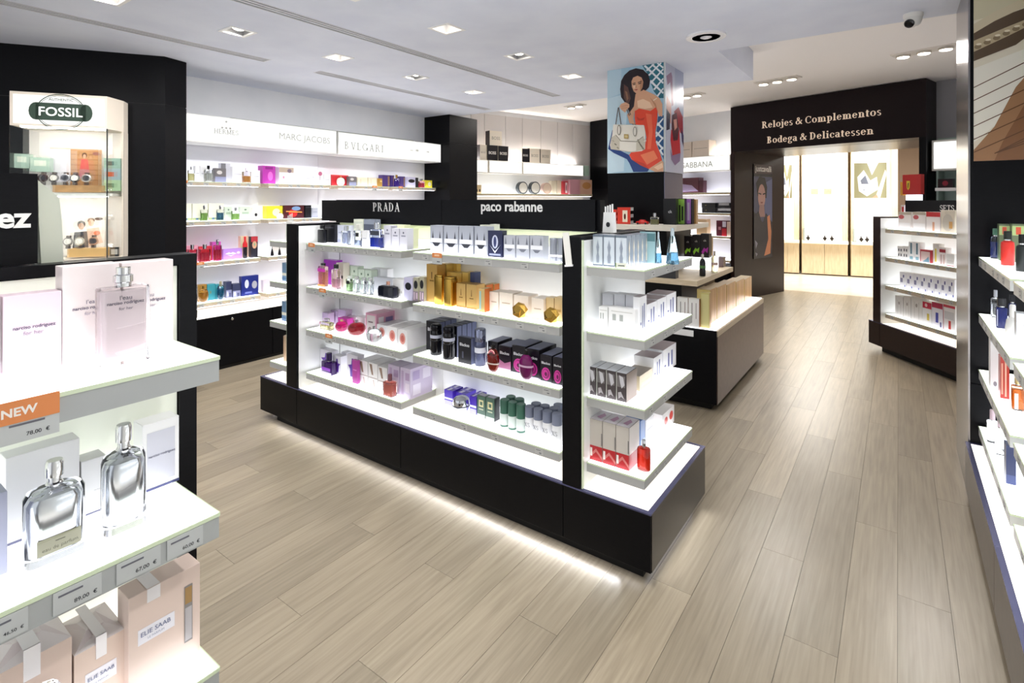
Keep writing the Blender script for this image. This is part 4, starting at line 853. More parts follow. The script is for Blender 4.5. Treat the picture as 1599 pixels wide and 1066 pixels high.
 'redwhite': (kc('#c6bfb6', [('fq', 0, 0, 1, .36, '#b52a30'), ('fp', [(.0, .12), (.5, .3), (1, .12), (1, .05), (.5, .22), (0, .05)], '#d07a76'), ('fq', .03, .1, .2, .3, '#e9e4de'), ('fq', .92, .4, 1, .7, '#7d7a78'), ('tq', 0, 0, 1, 1, '#f0eaf0'), ('tp', [(.3, .3), (.7, .2), (.8, .6), (.5, .8)], '#d0a0c4'), ('rq', 0, 0, 1, .36, '#d06a70'), ('rq', 0, .36, 1, 1, '#efeae8')], d=.11), 'white over red carton', 'box'),
 'redbot': (kf(G('#f8cfc0'), SILV, d=.045, capw=.3, caph=.22, liquid=M('#ee3a1c', .1, trans=.45), fill=.96, r=.45), 'bright red bottle with a silver neck', 'bottle'),
 'bluec': (kc('#5f80b8', [('fq', 0, 0, 1, .3, '#a9bede')], d=.08), 'blue carton', 'box'),
 'orangec': (kc('#c98660', d=.06), 'terracotta carton', 'box'),
 'reddots': (kc('#f0eeee', [('fe', .3, .5, .14, .22, '#d86a66'), ('fe', .74, .55, .16, .25, '#d2433f')], d=.1), 'white carton with red discs', 'box'),
 # left wall
 'yelbot': (kf(CLR, BK, capw=.16, caph=.2, liquid=M('#e6dfa0', .1, trans=.7)), 'pale yellow bottle with a dark stopper', 'bottle'),
 'whiteblk': (kf(CLR, BK, d=.05, capw=.34, caph=.2, liquid=M('#eceee6', .1, trans=.8)), 'square clear bottle with a black cap', 'bottle'),
 'darkph': (kc('#6e6a6c', [('fe', .4, .7, .25, .14, '#cfcac8'), ('fq', 0, 0, 1, .4, '#8a8ea8')]), 'grey carton with a photo print', 'box'),
 'tallgrey': (kc('#c4c4cc', [('fq', 0, 0, .5, 1, '#77777c')]), 'tall two-tone grey carton', 'box'),
 'amber': (kf(CLR, CLR, d=.05, capw=.3, caph=.2, liquid=M('#e0a458', .1, trans=.6), fill=.6), 'clear bottle with amber liquid', 'bottle'),
 'magbig': (kc('#b23aa4', [('fe', .6, .42, .2, .26, '#e66ac4'), ('fq', .2, .8, .8, .95, '#8a2a80')], d=.09), 'large magenta gift carton', 'box'),
 'floral': (kc('#e9e2ea', [('fq', 0, .7, 1, 1, '#b9a898'), ('fe', .7, .8, .15, .12, '#7a6a78'), ('fe', .3, .4, .06, .08, '#d88aa8')], d=.08), 'white carton with a floral top', 'box'),
 'rosy': (kc('#efecef', [('fe', .55, .74, .3, .14, '#c06a8c'), ('fq', .4, .3, .6, .6, '#c9bcc6')]), 'white carton with a pink flower', 'box'),
 'redc': (kc('#c42a34', [('fe', .62, .5, .2, .3, '#5a1a20'), ('fq', 0, .9, 1, 1, '#d8484c')], d=.08), 'red carton', 'box'),
 'creamround': (kr(SPH, M('#f1e9de', .25), M('#d9a860', .3, metal=.6), CAPT), 'cream round bottle', 'bottle'),
 'purple': (kc('#43306e', [('fq', .7, .1, .95, .9, '#8a6a52')], d=.08), 'deep purple carton', 'box'),
 'purpb': (kf(G('#cdbcf0'), GOLD, capw=.4, caph=.25, liquid=M('#5a3aa8', .1, trans=.5)), 'violet glass bottle', 'bottle'),
 'yelc': (kc('#e8d83a', [('fe', .6, .5, .25, .3, '#f2ecc0')], d=.08), 'bright yellow carton', 'box'),
 'creamc': (kc('#ecebd8', [('fq', 0, .06, 1, .18, '#a9b884'), ('fe', .3, .12, .1, .06, '#5a7a9a')], d=.05), 'cream carton with a green foot', 'box'),
 'greenb': (kf(CLR, SILV, capw=.3, caph=.22, liquid=M('#a8d47a', .1, trans=.6)), 'clear bottle with bright green liquid', 'bottle'),
 'bluegb': (kf(CLR, SILV, capw=.3, caph=.22, liquid=M('#4a86a8', .1, trans=.6)), 'clear bottle with blue-green liquid', 'bottle'),
 'darkred': (kc('#4a1e24', [('fe', .45, .4, .22, .3, '#c22a2a'), ('fe', .6, .75, .22, .16, '#7a98c0'), ('fp', [(.1, .5), (.9, .42), (.9, .5), (.1, .58)], '#e09a4a')], d=.08), 'dark red carton with a butterfly print', 'box'),
 'pinkglass': (kf(G('#f4b8c2'), SILV, d=.05, capw=.4, caph=.22, liquid=M('#dd5a78', .1, trans=.5)), 'rose pink bottle with a silver cap', 'bottle'),
 'pinkc': (kc('#e2a0b4', [('fq', .1, .55, .9, .8, '#c22a4a')]), 'pink carton with a red band', 'box'),
 'redflo': (kc('#cf3a4a', [('fq', .1, .1, .9, .4, '#e8b8b0')]), 'coral red carton', 'box'),
 'mag2': (kc('#c856b8', [('fe', .5, .6, .4, .2, '#b02a96')]), 'orchid pink carton', 'box'),
 'lips': (kc('#b58ad8', [('fp', [(.1, .55), (.3, .68), (.4, .6), (.5, .68), (.7, .52), (.4, .3)], '#e9e4f4'), ('fe', .8, .6, .1, .12, '#e2cfe8'), ('fp', [(.1, .5), (.7, .48), (.4, .4)], '#9a6ac8')], d=.06), 'wide lilac carton with lips print', 'box'),
 'redblack': (kr([(.8, 0), (.95, .03), (.85, .3), (.9, .5), (1, .52)], M('#14101a', .15), M('#d02a30', .2), [(1, .52), (.95, .66), (.6, .76), (.45, .78), (.45, .99), (.3, 1)]), 'curvy bottle, red above and black below', 'bottle'),
 'peach': (kc('#e6bfa4', [('fq', 0, 0, .15, 1, '#c9d0a8')]), 'peach carton', 'box'),
 'heartblk': (kc('#2a2a34', [('fq', 0, .74, 1, 1, '#b83a44'), ('fe', .5, .6, .36, .18, '#d8a888'), ('fe', .5, .62, .12, .07, '#8ab08a')]), 'black and red carton with a heart', 'box'),
 'blkcone': (kr([(.95, 0), (1, .05), (.4, .7), (.2, .8)], BK, BK, [(.2, .8), (.2, .95), (.1, 1)]), 'tiny black cone bottle', 'bottle'),
 'board': (kc('#bdb8b2', d=.01), 'grey display board', 'display board'),
 'goldcar': (kc('#b99048', [('fq', .5, .55, .95, .75, '#e3c888')], metal=.3), 'ochre gold carton', 'box'),
 'goldglobe': (kr(SPH, G('#f4dfae'), GOLD, CAPT, liquid=M('#e0b45a', .1, trans=.5)), 'golden globe bottle', 'bottle'),
 'teal': (kc('#3f97a4', [('fe', .4, .5, .08, .1, '#7a8a6a')], d=.06), 'teal carton', 'box'),
 'tealb': (kr(SPH, G('#bfe0ec'), M('#c9c0a0', .3, metal=.5), [(.3, .7), (.34, .8), (.34, .98), (.2, 1)], liquid=M('#2a8ab4', .1, trans=.5)), 'round teal bottle', 'bottle'),
 'speck': (kc('#3a3f5e', [('fq', 0, 0, 1, .48, '#8f92b4'), ('fq', .1, .1, .4, .4, '#c9cbe0'), ('fq', .55, .05, .85, .3, '#54587c')], d=.06), 'speckled dark blue carton', 'box'),
 'navybig': (kc('#25307e', [('fe', .3, .6, .12, .22, '#d5d9ec'), ('fe', .76, .52, .16, .2, '#a8a9b4'), ('fq', .2, .1, .6, .2, '#6a74b8')], d=.05), 'large navy carton with a figure', 'box'),
 'lilacbox': (kc('#e3d9e4'), 'soft lilac carton', 'box'),
 'lilbot': (kf(G('#ecdff4'), M('#6a5a80', .3), capw=.3, caph=.3), 'low pale violet bottle', 'bottle'),
 'bluecan': (kc('#6f8aa6', [('fq', 0, .3, 1, .45, '#d8d4c4'), ('fq', 0, 0, 1, .2, '#4a6a8c')]), 'blue striped carton', 'box'),
 'tube': (kr(CYLF, M('#c9aa8c', .4)), 'beige cylinder box', 'box'),
 # right wall unit
 'rblue': (kf(G('#dfe8f6'), M('#5a8a72', .3), d=.06, capw=.55, caph=.22, liquid=M('#4a62b8', .1, trans=.6), fill=.75, r=.5, shoulder=.2), 'clear blue bottle with a green cap', 'bottle'),
 'rred': (kf(M('#e0362c', .3), M('#1c241e', .3), d=.06, capw=.6, caph=.24, r=.5, shoulder=.2), 'red flask bottle with a black cap', 'bottle'),
 'rblk': (kf(M('#1e2422', .35), M('#101412', .3), d=.06, capw=.6, caph=.24, r=.5, shoulder=.2), 'matte black flask bottle', 'bottle'),
 'rtin': (kc('#6a7a58', [('fq', 0, .7, 1, .95, '#b8d08a'), ('fq', .3, .72, .7, .92, '#d8583a')], d=.06), 'green tin carton with a red tab', 'box'),
 'rclr': (kf(CLR, M('#b9bcc4', .2), d=.04, capw=.4, caph=.25, liquid=M('#e4e6ea', .1, trans=.9), r=.45), 'clear rounded bottle with a grey cap', 'bottle'),
 'rnavy': (kf(M('#1a2468', .08, trans=.4), M('#0d0e16', .2), d=.05, capw=.75, caph=.26, r=.2, capround=False, label=[(.06, .1, .12, .9, '#c9cce0')]), 'dark blue faceted bottle', 'bottle'),
 'rwhite': (kr([(.6, 0), (.95, .1), (1, .3), (.8, .55), (.4, .62)], M('#f0efe9', .25), M('#f4f3ee', .3), [(.4, .62), (.42, .64), (.42, .96), (.3, 1)]), 'white rounded bottle', 'bottle'),
 'rsil': (kc('#c9ccd0', [('fq', .1, .1, .9, .6, '#e4e6e8')], d=.05, metal=.4), 'silver square box', 'box'),
 'rwc': (kc('#f0f0f0', [('fe', .5, .12, .2, .05, '#8a8a92')], d=.06), 'tall white carton with a small seal', 'box'),
 'rpat': (kc('#b8392e', [('fq', .1, .1, .3, .85, '#e0a08a'), ('fq', .5, .05, .7, .9, '#e3b29c'), ('rq', 0, 0, 1, 1, '#e08a3a')], d=.06), 'red patterned carton', 'box'),
 'rora': (kf(G('#f6dcb0'), GOLDL, d=.05, capw=.5, caph=.25, liquid=M('#f08a1c', .1, trans=.5), fill=.85, label=[(.2, .05, .5, .7, '#efe9e0')]), 'amber orange bottle with a white label', 'bottle'),
 'rpink': (kf(CLR, M('#e8d0da', .3), d=.04, capw=.5, caph=.3), 'clear bottle tied with a pink ribbon', 'bottle'),
 'rnv': (kc('#303a66', [('fq', 0, 0, 1, .24, '#4a5688')], d=.06), 'navy blue carton', 'box'),
 # far right stand
 'bag': (kc('#e6e0dc', [('fe', .25, .72, .22, .12, '#c0565a'), ('fq', 0, .85, 1, 1, '#b9ae9c'), ('fq', .05, .05, .95, .4, '#f2f0f0')], d=.08), 'cellophane gift bag with a pink bow', 'gift bag'),
 'redtop': (kc('#e9e2de', [('fq', 0, .76, 1, 1, '#c8252c'), ('fq', .45, .05, .6, .5, '#d8a284')], d=.08), 'white gift set with a red top', 'box'),
 'sand': (kc('#ddd4c2', [('fe', .5, .45, .4, .38, '#c9c2b4'), ('fq', .6, .2, .85, .5, '#cfa060')], d=.08), 'sand gift box with a round window', 'box'),
 'dots4': (kc('#e6e4e2', [('fq', .15, .6, .38, .8, '#4a4a52'), ('fq', .62, .6, .85, .8, '#4a4a52'), ('fq', .15, .2, .38, .4, '#4a4a52'), ('fq', .62, .2, .85, .4, '#4a4a52')]), 'white carton with four dark squares', 'box'),
 'twin': (kc('#f0f0f0', [('fq', .3, .35, .65, .95, '#6a8a98'), ('fq', .2, .05, .8, .22, '#8ab0bc')]), 'white carton with a blue tube print', 'box'),
 'redfr': (kc('#b8404a', [('fq', .06, .0, .94, .86, '#e0c8c4'), ('fp', [(.2, .05), (.9, .05), (.8, .5), (.6, .3)], '#7aa0b4')]), 'red framed gift carton', 'box'),
 'yelw': (kc('#f0ece6', [('fq', .35, .1, .6, .75, '#e8d84a')]), 'white carton with a yellow tube', 'box'),
 'redst': (kc('#ece4e2', [('fq', .05, .72, .95, .9, '#a8303c'), ('fq', .2, .05, .4, .6, '#c8a8a4'), ('fq', .6, .05, .8, .6, '#d0b4ac')]), 'white carton with a red heading', 'box'),
 'plainlow': (kc('#ecebe9', [('fq', 0, 0, 1, .06, '#c0545a'), ('fq', .1, .2, .9, .5, '#d9d7d4')]), 'low white carton', 'box'),
 'blueletters': (kc('#eeeef2', [('fq', .12, .35, .24, .62, '#3a3a7a'), ('fq', .3, .35, .42, .62, '#3a3a7a'), ('fq', .5, .66, .68, .84, '#4a4a86'), ('fq', .72, .08, .86, .2, '#5a66b0')], d=.07), 'white set carton with blue letters', 'box'),
 'sketch': (kc('#dcdad6', [('fe', .5, .65, .1, .08, '#a09a94'), ('fq', .3, .1, .34, .8, '#b9b5b0'), ('fq', .7, .1, .74, .8, '#b9b5b0')], d=.07), 'grey carton with fine line drawing', 'box'),
 'redcap': (kc('#efefef', [('fq', 0, .72, 1, 1, '#c83250'), ('fe', .4, .86, .15, .08, '#f0d0d4'), ('fq', .5, .2, .75, .5, '#d8c45a')], d=.08), 'white gift set with a crimson top', 'box'),
 'bluebot': (kc('#ecebf2', [('fq', .35, .2, .6, .6, '#4a50a8'), ('fq', .75, .05, .88, .25, '#55558a'), ('fq', 0, .78, 1, 1, '#b83a58')], d=.08), 'white gift set picturing a blue bottle', 'box'),
 'redline': (kc('#eeecec', [('fq', 0, 0, .03, 1, '#cc4a50'), ('fq', 0, .9, 1, 1, '#cc4a5a'), ('fq', .45, .08, .65, .4, '#c03a3a'), ('fq', .1, .45, .9, .75, '#cfcfd2')], d=.08), 'white gift set with a red outline', 'box'),
 # island and rear walls
 'redchk': (kc('#d23a28', [('fq', .4, .12, .78, .82, '#e9dfc8'), ('fe', .58, .45, .08, .18, '#5a2a20'), ('rq', 0, .0, 1, .2, '#e8e8e8'), ('rq', 0, .2, 1, .4, '#141414'), ('rq', 0, .4, 1, .6, '#e8e8e8'), ('rq', 0, .6, 1, .8, '#141414'), ('rq', 0, .8, 1, 1, '#e8e8e8')], d=.06), 'red carton with a chequered side', 'box'),
 'olive': (kf(CLR, SILV, d=.04, capw=.4, caph=.3, liquid=M('#b8b46a', .1, trans=.6)), 'square bottle with olive liquid', 'bottle'),
 'blkbook': (kc('#101014', [('ft', 'ck', .55, .5, .3, '#cfcfd4', .01)], d=.07), 'black box with small white letters', 'box'),
 'grnbook': (kc('#1a2014', [('fq', .12, .02, .98, .98, '#8ab84a'), ('fq', .3, .1, .5, .75, '#20241c'), ('fq', .62, .15, .85, .7, '#20241c')], d=.05), 'green and black printed box', 'box'),
 'purbook': (kc('#16121a', [('fq', .1, .02, .8, .98, '#b878cc'), ('fq', .3, .15, .6, .85, '#d9c8e0')], d=.05), 'violet and black printed box', 'box'),
 'ckg': (kc('#1c1416', [('ft', 'ck', .5, .72, .35, '#d8ccc4', .01), ('fp', [(.1, .25), (.4, .42), (.6, .36), (.9, .45), (.8, .2), (.5, .28), (.2, .1)], '#9ad83a'), ('tq', 0, 0, 1, 1, '#4a4440')], d=.08), 'dark brown carton with a green scrawl', 'box'),
 'ckm': (kc('#1c1416', [('ft', 'ck', .5, .72, .35, '#d8ccc4', .01), ('fp', [(.1, .25), (.4, .42), (.6, .36), (.9, .45), (.8, .2), (.5, .28), (.2, .1)], '#c83ab8'), ('tq', 0, 0, 1, 1, '#4a4440')], d=.08), 'dark brown carton with a pink scrawl', 'box'),
 'blkspray': (kr([(.9, 0), (1, .03), (1, .62), (.7, .76), (.4, .8)], M('#14161c', .25), M('#d9d4c8', .3), [(.4, .8), (.42, .98), (.3, 1)], band=(.36, .48, 1.0, M('#4a7a3a', .4))), 'black spray bottle with a green mark', 'bottle'),
 'clrspray': (kr([(.9, 0), (1, .03), (1, .66), (.6, .78), (.3, .8)], G('#eef0d8'), M('#c8b8a0', .3), [(.3, .8), (.3, .98), (.2, 1)], band=(.34, .44, 1.0, M('#d8b8b8', .4)), liquid=M('#dfe0c0', .1, trans=.8)), 'clear spray bottle with a pink mark', 'bottle'),
 'dkbox': (kc('#4a3230', d=.08), 'small dark brown box', 'box'),
 'tantube': (kr(CYLF, M('#b89a70', .45)), 'tall tan tube', 'box'),
 'tanset': (kc('#c49a66', [('fq', .0, .0, 1, 1, '#c2935c'), ('fq', .12, .04, .2, .96, '#a87c48'), ('fq', .42, .04, .47, .96, '#d9b483'), ('fq', .7, .04, .78, .96, '#b3864f'), ('tq', 0, 0, 1, 1, '#d0c0a6'), ('lq', 0, 0, 1, 1, '#cdbb7c')], d=.1), 'tan gift carton', 'box'),
 'olivegold': (kc('#cdc27c', [('rq', 0, 0, 1, 1, '#c49a66'), ('fq', .08, .04, .92, .96, '#d6cf92')], d=.05, metal=.2), 'olive gold gift carton', 'box'),
 'whitebig': (kc('#f0efec', [('fq', .3, .3, .36, .85, '#4a4a4a'), ('fq', .7, .3, .75, .85, '#6a4a4a'), ('rq', 0, 0, 1, 1, '#9a5a38')], d=.04), 'white gift carton with a brown side', 'box'),
 'drum': (kr([(1, 0), (1, 1)], M('#8f9092', .3)), 'grey drum', 'box'),
 'plum': (kc('#5a2634', [('fp', [(0, .6), (.6, .5), (1, .1), (0, .05)], '#b7a3c8')], d=.14), 'plum gift box with a satin lid', 'box'),
 'plumS': (kc('#4a1a2a', d=.1), 'small plum box', 'box'),
 'blkgift': (kc('#17161a', [('fe', .3, .5, .04, .1, '#8a7a4a')], d=.14), 'flat black gift box', 'box'),
 'blkgiftw': (kc('#1a181c', [('tq', .1, .1, .9, .9, '#d9d8d4'), ('fq', .1, .5, .9, .95, '#a9a8ac')], d=.14), 'flat black gift box with a white sleeve', 'box'),
 'plumred': (kc('#5a2030', [('fq', .55, 0, 1, .5, '#b82a34'), ('fq', .6, .6, .95, .95, '#cfc8d4'), ('fq', .2, .4, .45, .6, '#b8808c')], d=.1), 'plum carton with red and white squares', 'box'),
 'blush': (kc('#dcc4b4', [('fq', .2, 0, .24, 1, '#c8a898'), ('fq', .6, 0, .64, 1, '#c8a898')], d=.1), 'blush striped carton', 'box'),
 'kraft': (kc('#d8b890', [('tq', 0, 0, 1, 1, '#f0e6d8')], d=.1), 'kraft gift box', 'box'),
 'pinkgift': (kc('#d8a0ac', [('fq', .45, 0, 1, 1, '#d8b09a'), ('fe', .75, .6, .2, .24, '#c8905a'), ('tq', 0, 0, 1, 1, '#c8b4a4')], d=.2), 'large pink and apricot gift box', 'box'),
 'redgift': (kc('#c8404a', [('fq', .45, .1, .9, .9, '#ece0e0'), ('fe', .66, .5, .1, .25, '#7a2a3a')], d=.08), 'red and white gift carton', 'box'),
 'creamgift': (kc('#e9dfc6', [('fq', .3, .2, .34, .8, '#d0b890')], d=.08), 'cream gift carton', 'box'),
 'hatbox': (Kind(lambda w, h, dd: hatbox(w, h, '#3d4448', '#d9d6cc'), lambda w, dd: .07), 'round dark gift tin on its side', 'tin'),
 'hatboxr': (Kind(lambda w, h, dd: hatbox(w, h, '#d8b8a8', '#e6cfb8'), lambda w, dd: .07), 'round rose gift tin on its side', 'tin'),
 'oven': (kc('#cbb48a', [('fq', .15, .2, .4, .5, '#3a3230'), ('fq', .6, .2, .85, .5, '#3a3230')], d=.05), 'small tan box with two dark windows', 'box'),
 'bossb': (kc('#17161c', [('ft', 'BOSS', .5, .5, .7, '#e2dfda', .02), ('lq', 0, 0, 1, 1, '#e3d9c6')], d=.2), 'black gift cube with white lettering', 'box'),
 'bossc': (kc('#ebe2d2', [('ft', 'BOSS', .5, .5, .66, '#8d8478', .0), ('lq', 0, 0, 1, 1, '#231c1e')], d=.2), 'cream gift cube with grey lettering', 'box'),
 'dgbox': (kc('#dccfc2', [('fq', .1, .5, .9, .53, '#8f8478'), ('rq', .1, .5, .9, .53, '#8f8478'), ('rq', 0, 0, 1, 1, '#c6b8aa')], d=.2), 'beige gift cube with a fine line', 'box'),
 'dkred': (kc('#1c1418', [('fe', .5, .5, .2, .3, '#8a2a3a')], d=.08), 'black carton with a red disc', 'box'),
 'sachet': (Kind(lambda w, h, dd: sachet(w, h), lambda w, dd: w*.5), 'white tester strip holder with a black ring', 'holder'),
}
def hatbox(w, h, c1, c2):
    r = h/2; o = MB(); n = 22
    R = [[(rr*math.cos(2*math.pi*j/n), y, r + rr*math.sin(2*math.pi*j/n)) for j in range(n)] for rr, y in ((r, .07), (r, 0))]
    o.rings(R, M(c1, .3)); ob = o.build('gift_tin')
    f = MB(); f.face([(r*.84*math.cos(2*math.pi*j/n), -.001, r + r*.84*math.sin(2*math.pi*j/n)) for j in range(n)], M(c2, .35)); f.build('lid_print', ob)
    return ob
def sachet(w, h):
    m = M('#ecebe6', .5); d = w*.5
    o = MB().rings([[(-w/2, 0, 0), (w/2, 0, 0), (w/2, d, 0), (-w/2, d, 0)], [(-w*.42, d*.1, h*.7), (w*.42, d*.1, h*.7), (w*.42, d*.9, h*.7), (-w*.42, d*.9, h*.7)]], m, smooth=False).build('strip_holder')
    s = MB()
    for i in range(4):
        x = -w*.3 + i*w*.2; s.box(x - .004, x + .004, d*.3, d*.3 + .001, h*.66, h*(.9 + .03*i), M('#f6f5f0', .6))
    s.build('paper_strips', o)
    rg = MB(); oval(rg, 0, 0, w*.17, w*.2, 0, M('#1a1a1e', .4)); q = rg.build('ring_mark', o, (0, d*.02 - .002, h*.28))
    return o
# ------------------------------------------------------------------ shelf by shelf
GF = Frame((-2.25, 2.115), (1, 0)); ECF = Frame((-.85, 2.43), (0, 1))
n_ = lambda t, s: '%s %s' % (t, s)
put(GF, ZS[0], 'top left gondola shelf', (480, 300, .15), [
 ('blkb', 100, 165, 345, .08), ('blkc', 170, 285, 338, .14), ('greyc', 292, 430, 345, .16), ('clrsilver', 345, 425, 355, .07), ('palet', 465, 580, 282, .2), ('darkg', 588, 700, 283, .2),
 ('ovalb', 475, 560, 335, .04), ('whitec', 562, 622, 400, .045, {'d': .03}), ('blueb', 640, 765, 318, .03), ('lilacc', 795, 870, 348, .06), ('lilacc', 876, 955, 378, .055), ('lilacc', 962, 1038, 380, .05), ('creamy', 880, 1010, 340, .17), ('creamy', 1042, 1092, 382, .1)])
put(GF, ZS[0], 'top right gondola shelf', (480, 300, .15), [('wing', 1278, 1410, 347, .08), ('wing', 1420, 1570, 352, .08), ('wing', 1577, 1727, 356, .08), ('wing', 1740, 1870, 360, .085), ('palet', 1900, 1945, 335, .2)])
put(GF, ZS[0], 'top right gondola shelf', (700, 300, .15), [('trophy', 222, 338, 395, .03), ('navyc', 412, 562, 402, .05, {'d': .04}), ('wingS', 577, 697, 452, .055), ('wingS', 706, 843, 453, .05), ('wingS', 851, 990, 456, .045), ('spray', 1038, 1113, 480, .045), ('spray', 1126, 1186, 480, .045), ('palet', 330, 470, 342, .19)])
put(GF, ZS[1], 'second left gondola shelf', (470, 390, .1251), [
 ('magc', 285, 440, 128, .14), ('candy', 207, 300, 168, .06), ('beige', 440, 528, 165, .1), ('bow', 372, 458, 185, .045), ('mint', 530, 615, 198, .14), ('mint', 622, 708, 208, .14), ('mint', 715, 795, 245, .13), ('mint', 800, 876, 255, .13),
 ('mintb', 552, 620, 328, .035), ('clrb', 645, 700, 335, .035), ('clrb', 732, 792, 350, .03), ('clrb', 812, 870, 350, .03), ('whitec', 882, 980, 230, .19), ('whitec', 985, 1078, 240, .19), ('silverw', 905, 1140, 350, .12), ('swan', 948, 1150, 400, .03), ('pradac', 1150, 1278, 365, .09),
 ('lilaco', 1287, 1385, 348, .05, {'d': .09}), ('stripe', 1392, 1462, 348, .06, {'d': .09}), ('stripe', 1468, 1535, 340, .07, {'d': .09})])
put(GF, ZS[2], 'third left gondola shelf', (470, 470, .1251), [
 ('lilp', 262, 338, 148, .14), ('lilp', 372, 455, 118, .2), ('lilp', 460, 575, 112, .2), ('yelb', 222, 362, 225, .06), ('heartm', 387, 490, 240, .055), ('magor', 462, 575, 215, .12), ('whitep', 582, 688, 198, .12), ('heartr', 532, 678, 255, .04), ('redcirc', 695, 795, 200, .1), ('pinkfr', 808, 940, 155, .06, {'d': .15}), ('globe', 768, 900, 330, .0), ('coral', 946, 1072, 298, .06), ('coral', 1078, 1202, 326, .05), ('coral', 1208, 1328, 362, .04)])
put(GF, ZS[3], 'bottom left gondola shelf', (470, 535, .1376), [
 ('purpc', 215, 355, 85, .12), ('demon', 222, 345, 125, .05), ('purpc', 362, 452, 150, .1), ('purpc', 458, 518, 110, .15), ('purpc', 522, 645, 138, .09), ('magtube', 582, 640, 198, .05, {'d': .02}), ('vcart', 652, 758, 205, .08), ('vcart', 764, 868, 235, .075), ('vcart', 874, 980, 280, .07), ('pinkb', 918, 1028, 370, .015), ('lattice', 986, 1118, 255, .075), ('lattice', 1126, 1243, 290, .06, {'d': .18})])
put(GF, ZS[1], 'second right gondola shelf', (640, 400, .15), [
 ('goldt', 162, 283, 85, .09), ('goldb', 288, 378, 82, .17), ('goldb', 384, 490, 78, .2), ('ingot', 252, 332, 195, .06), ('ingot', 350, 425, 218, .05, {'d': .06}), ('goldb', 385, 540, 172, .155, {'d': .07}), ('goldb', 545, 608, 172, .155, {'d': .07}), ('navyg', 614, 678, 168, .17),
 ('goldm', 485, 580, 285, .08, {'d': .07}), ('goldm', 588, 695, 295, .075, {'d': .07}), ('goldset', 718, 778, 340, .045), ('goldset', 745, 795, 300, .16), ('goldset', 800, 880, 290, .19), ('champ', 788, 922, 370, .085), ('champ', 930, 1072, 382, .085), ('champ', 1082, 1232, 410, .08), ('champ', 1248, 1392, 440, .07), ('goldq', 1400, 1500, 432, .09), ('goldq', 1506, 1580, 430, .09), ('gem', 1035, 1182, 462, .0), ('gem', 1362, 1515, 492, .0)])
put(GF, ZS[2], 'third right gondola shelf', (650, 485, .1438), [
 ('blackx', 108, 250, 120, .1, {'rows': 3}), ('blackcyl', 122, 220, 155, .05), ('blackx', 338, 442, 165, .075, {'rows': 4, 'd': .04}), ('blackcyl', 258, 358, 180, .03), ('blackx', 455, 596, 292, .045, {'d': .03}), ('silcyl', 607, 705, 208, .045), ('silcyl', 697, 745, 345, .05), ('roseP', 752, 883, 335, .1, {'d': .13}), ('redround', 742, 868, 365, .0), ('roseP', 892, 1028, 388, .075), ('roseS', 1040, 1182, 388, .07), ('roseS', 1190, 1335, 425, .06), ('maground', 1090, 1238, 432, .0), ('roseS', 1345, 1472, 488, .045), ('roseS', 1482, 1588, 515, .04)])
put(GF, ZS[3], 'bottom right gondola shelf', (640, 590, .15), [
 ('violet', 358, 470, 132, .13), ('violet', 477, 582, 155, .12), ('violet', 588, 692, 188, .11), ('silball', 398, 545, 215, .05), ('greenc', 700, 785, 190, .1), ('greenc', 790, 880, 212, .095), ('greencan', 916, 1000, 238, .07), ('greencan', 1003, 1082, 262, .065), ('greencan', 1088, 1172, 285, .06), ('greencan', 978, 1064, 205, .13), ('greencan', 1070, 1155, 230, .125),
 ('xscan', 1180, 1262, 308, .06), ('xscan', 1268, 1352, 334, .055), ('xscan', 1362, 1450, 358, .05), ('xscan', 1458, 1552, 385, .045), ('xscan', 1240, 1332, 278, .125), ('xscan', 1336, 1424, 300, .12), ('xscan', 1430, 1520, 325, .115), ('xscan', 1475, 1565, 290, .19), ('xscan', 1526, 1600, 352, .11)])
for o_ in [i for i in ITEMS if i[1].startswith('white spray can')]:
    r_ = o_[0].dimensions.x/2 or .02
    tm = serif_mesh('XS', M('#4a4c58', .5), .8, .05); xs_ = max(v.co.x for v in o_[0].data.vertices)
    put_text(tm, o_[0], 0, -.001, max(v.co.z for v in o_[0].data.vertices)*.62, width=xs_*1.25)
# gondola end cap
put(GF, ZS[0], 'top end cap shelf', (860, 330, .1594), [('tin', 412, 510, 228, .03), ('tin', 516, 628, 232, .03), ('tin', 634, 748, 238, .03, {'rows': 5, 'pitch': .068}), ('card', 632, 740, 508, .004), ('tealc', 985, 1130, 205, .4), ('cone', 1072, 1140, 205, .34), ('cone', 1138, 1268, 165, .3)])
put(GF, ZS[1], 'second end cap shelf', (910, 440, .1126), [('greyw', 272, 425, 165, .13), ('greyw', 432, 586, 172, .125), ('greyw', 592, 730, 188, .12), ('whiteset', 222, 348, 350, .05), ('whiteset', 356, 730, 372, .04)])
put(ECF, ZS[1], 'second end cap shelf', (910, 440, .1126), [('stripeset', 790, 885, 200, .05, {'d': .03}), ('stripeset', 892, 1030, 290, .07), ('stripeset', 1035, 1160, 225, .07), ('stripeset', 1165, 1295, 160, .07)])
put(GF, ZS[2], 'third end cap shelf', (900, 540, .2064), [('darksil', 84, 148, 160, .03), ('darksil', 151, 221, 175, .03), ('darksil', 224, 297, 190, .03), ('darksil', 300, 378, 207, .03)])
put(ECF, ZS[2], 'third end cap shelf', (900, 540, .2064), [('browns', 478, 575, 200, .1), ('stripeset', 585, 650, 75, .1), ('stripeset', 656, 755, 5, .1)])
put(GF, ZS[3], 'bottom end cap shelf', (900, 540, .2064), [('redwhite', 102, 196, 560, .03), ('redwhite', 199, 297, 585, .03), ('redwhite', 300, 398, 612, .03), ('redbot', 447, 545, 725, .06)])
put(ECF, ZS[3], 'bottom end cap shelf', (900, 540, .2064), [('orangec', 455, 482, 555, .13), ('bluec', 486, 520, 558, .12), ('whitec', 525, 585, 540, .12), ('whitec', 590, 645, 510, .12), ('reddots', 650, 740, 485, .1)])
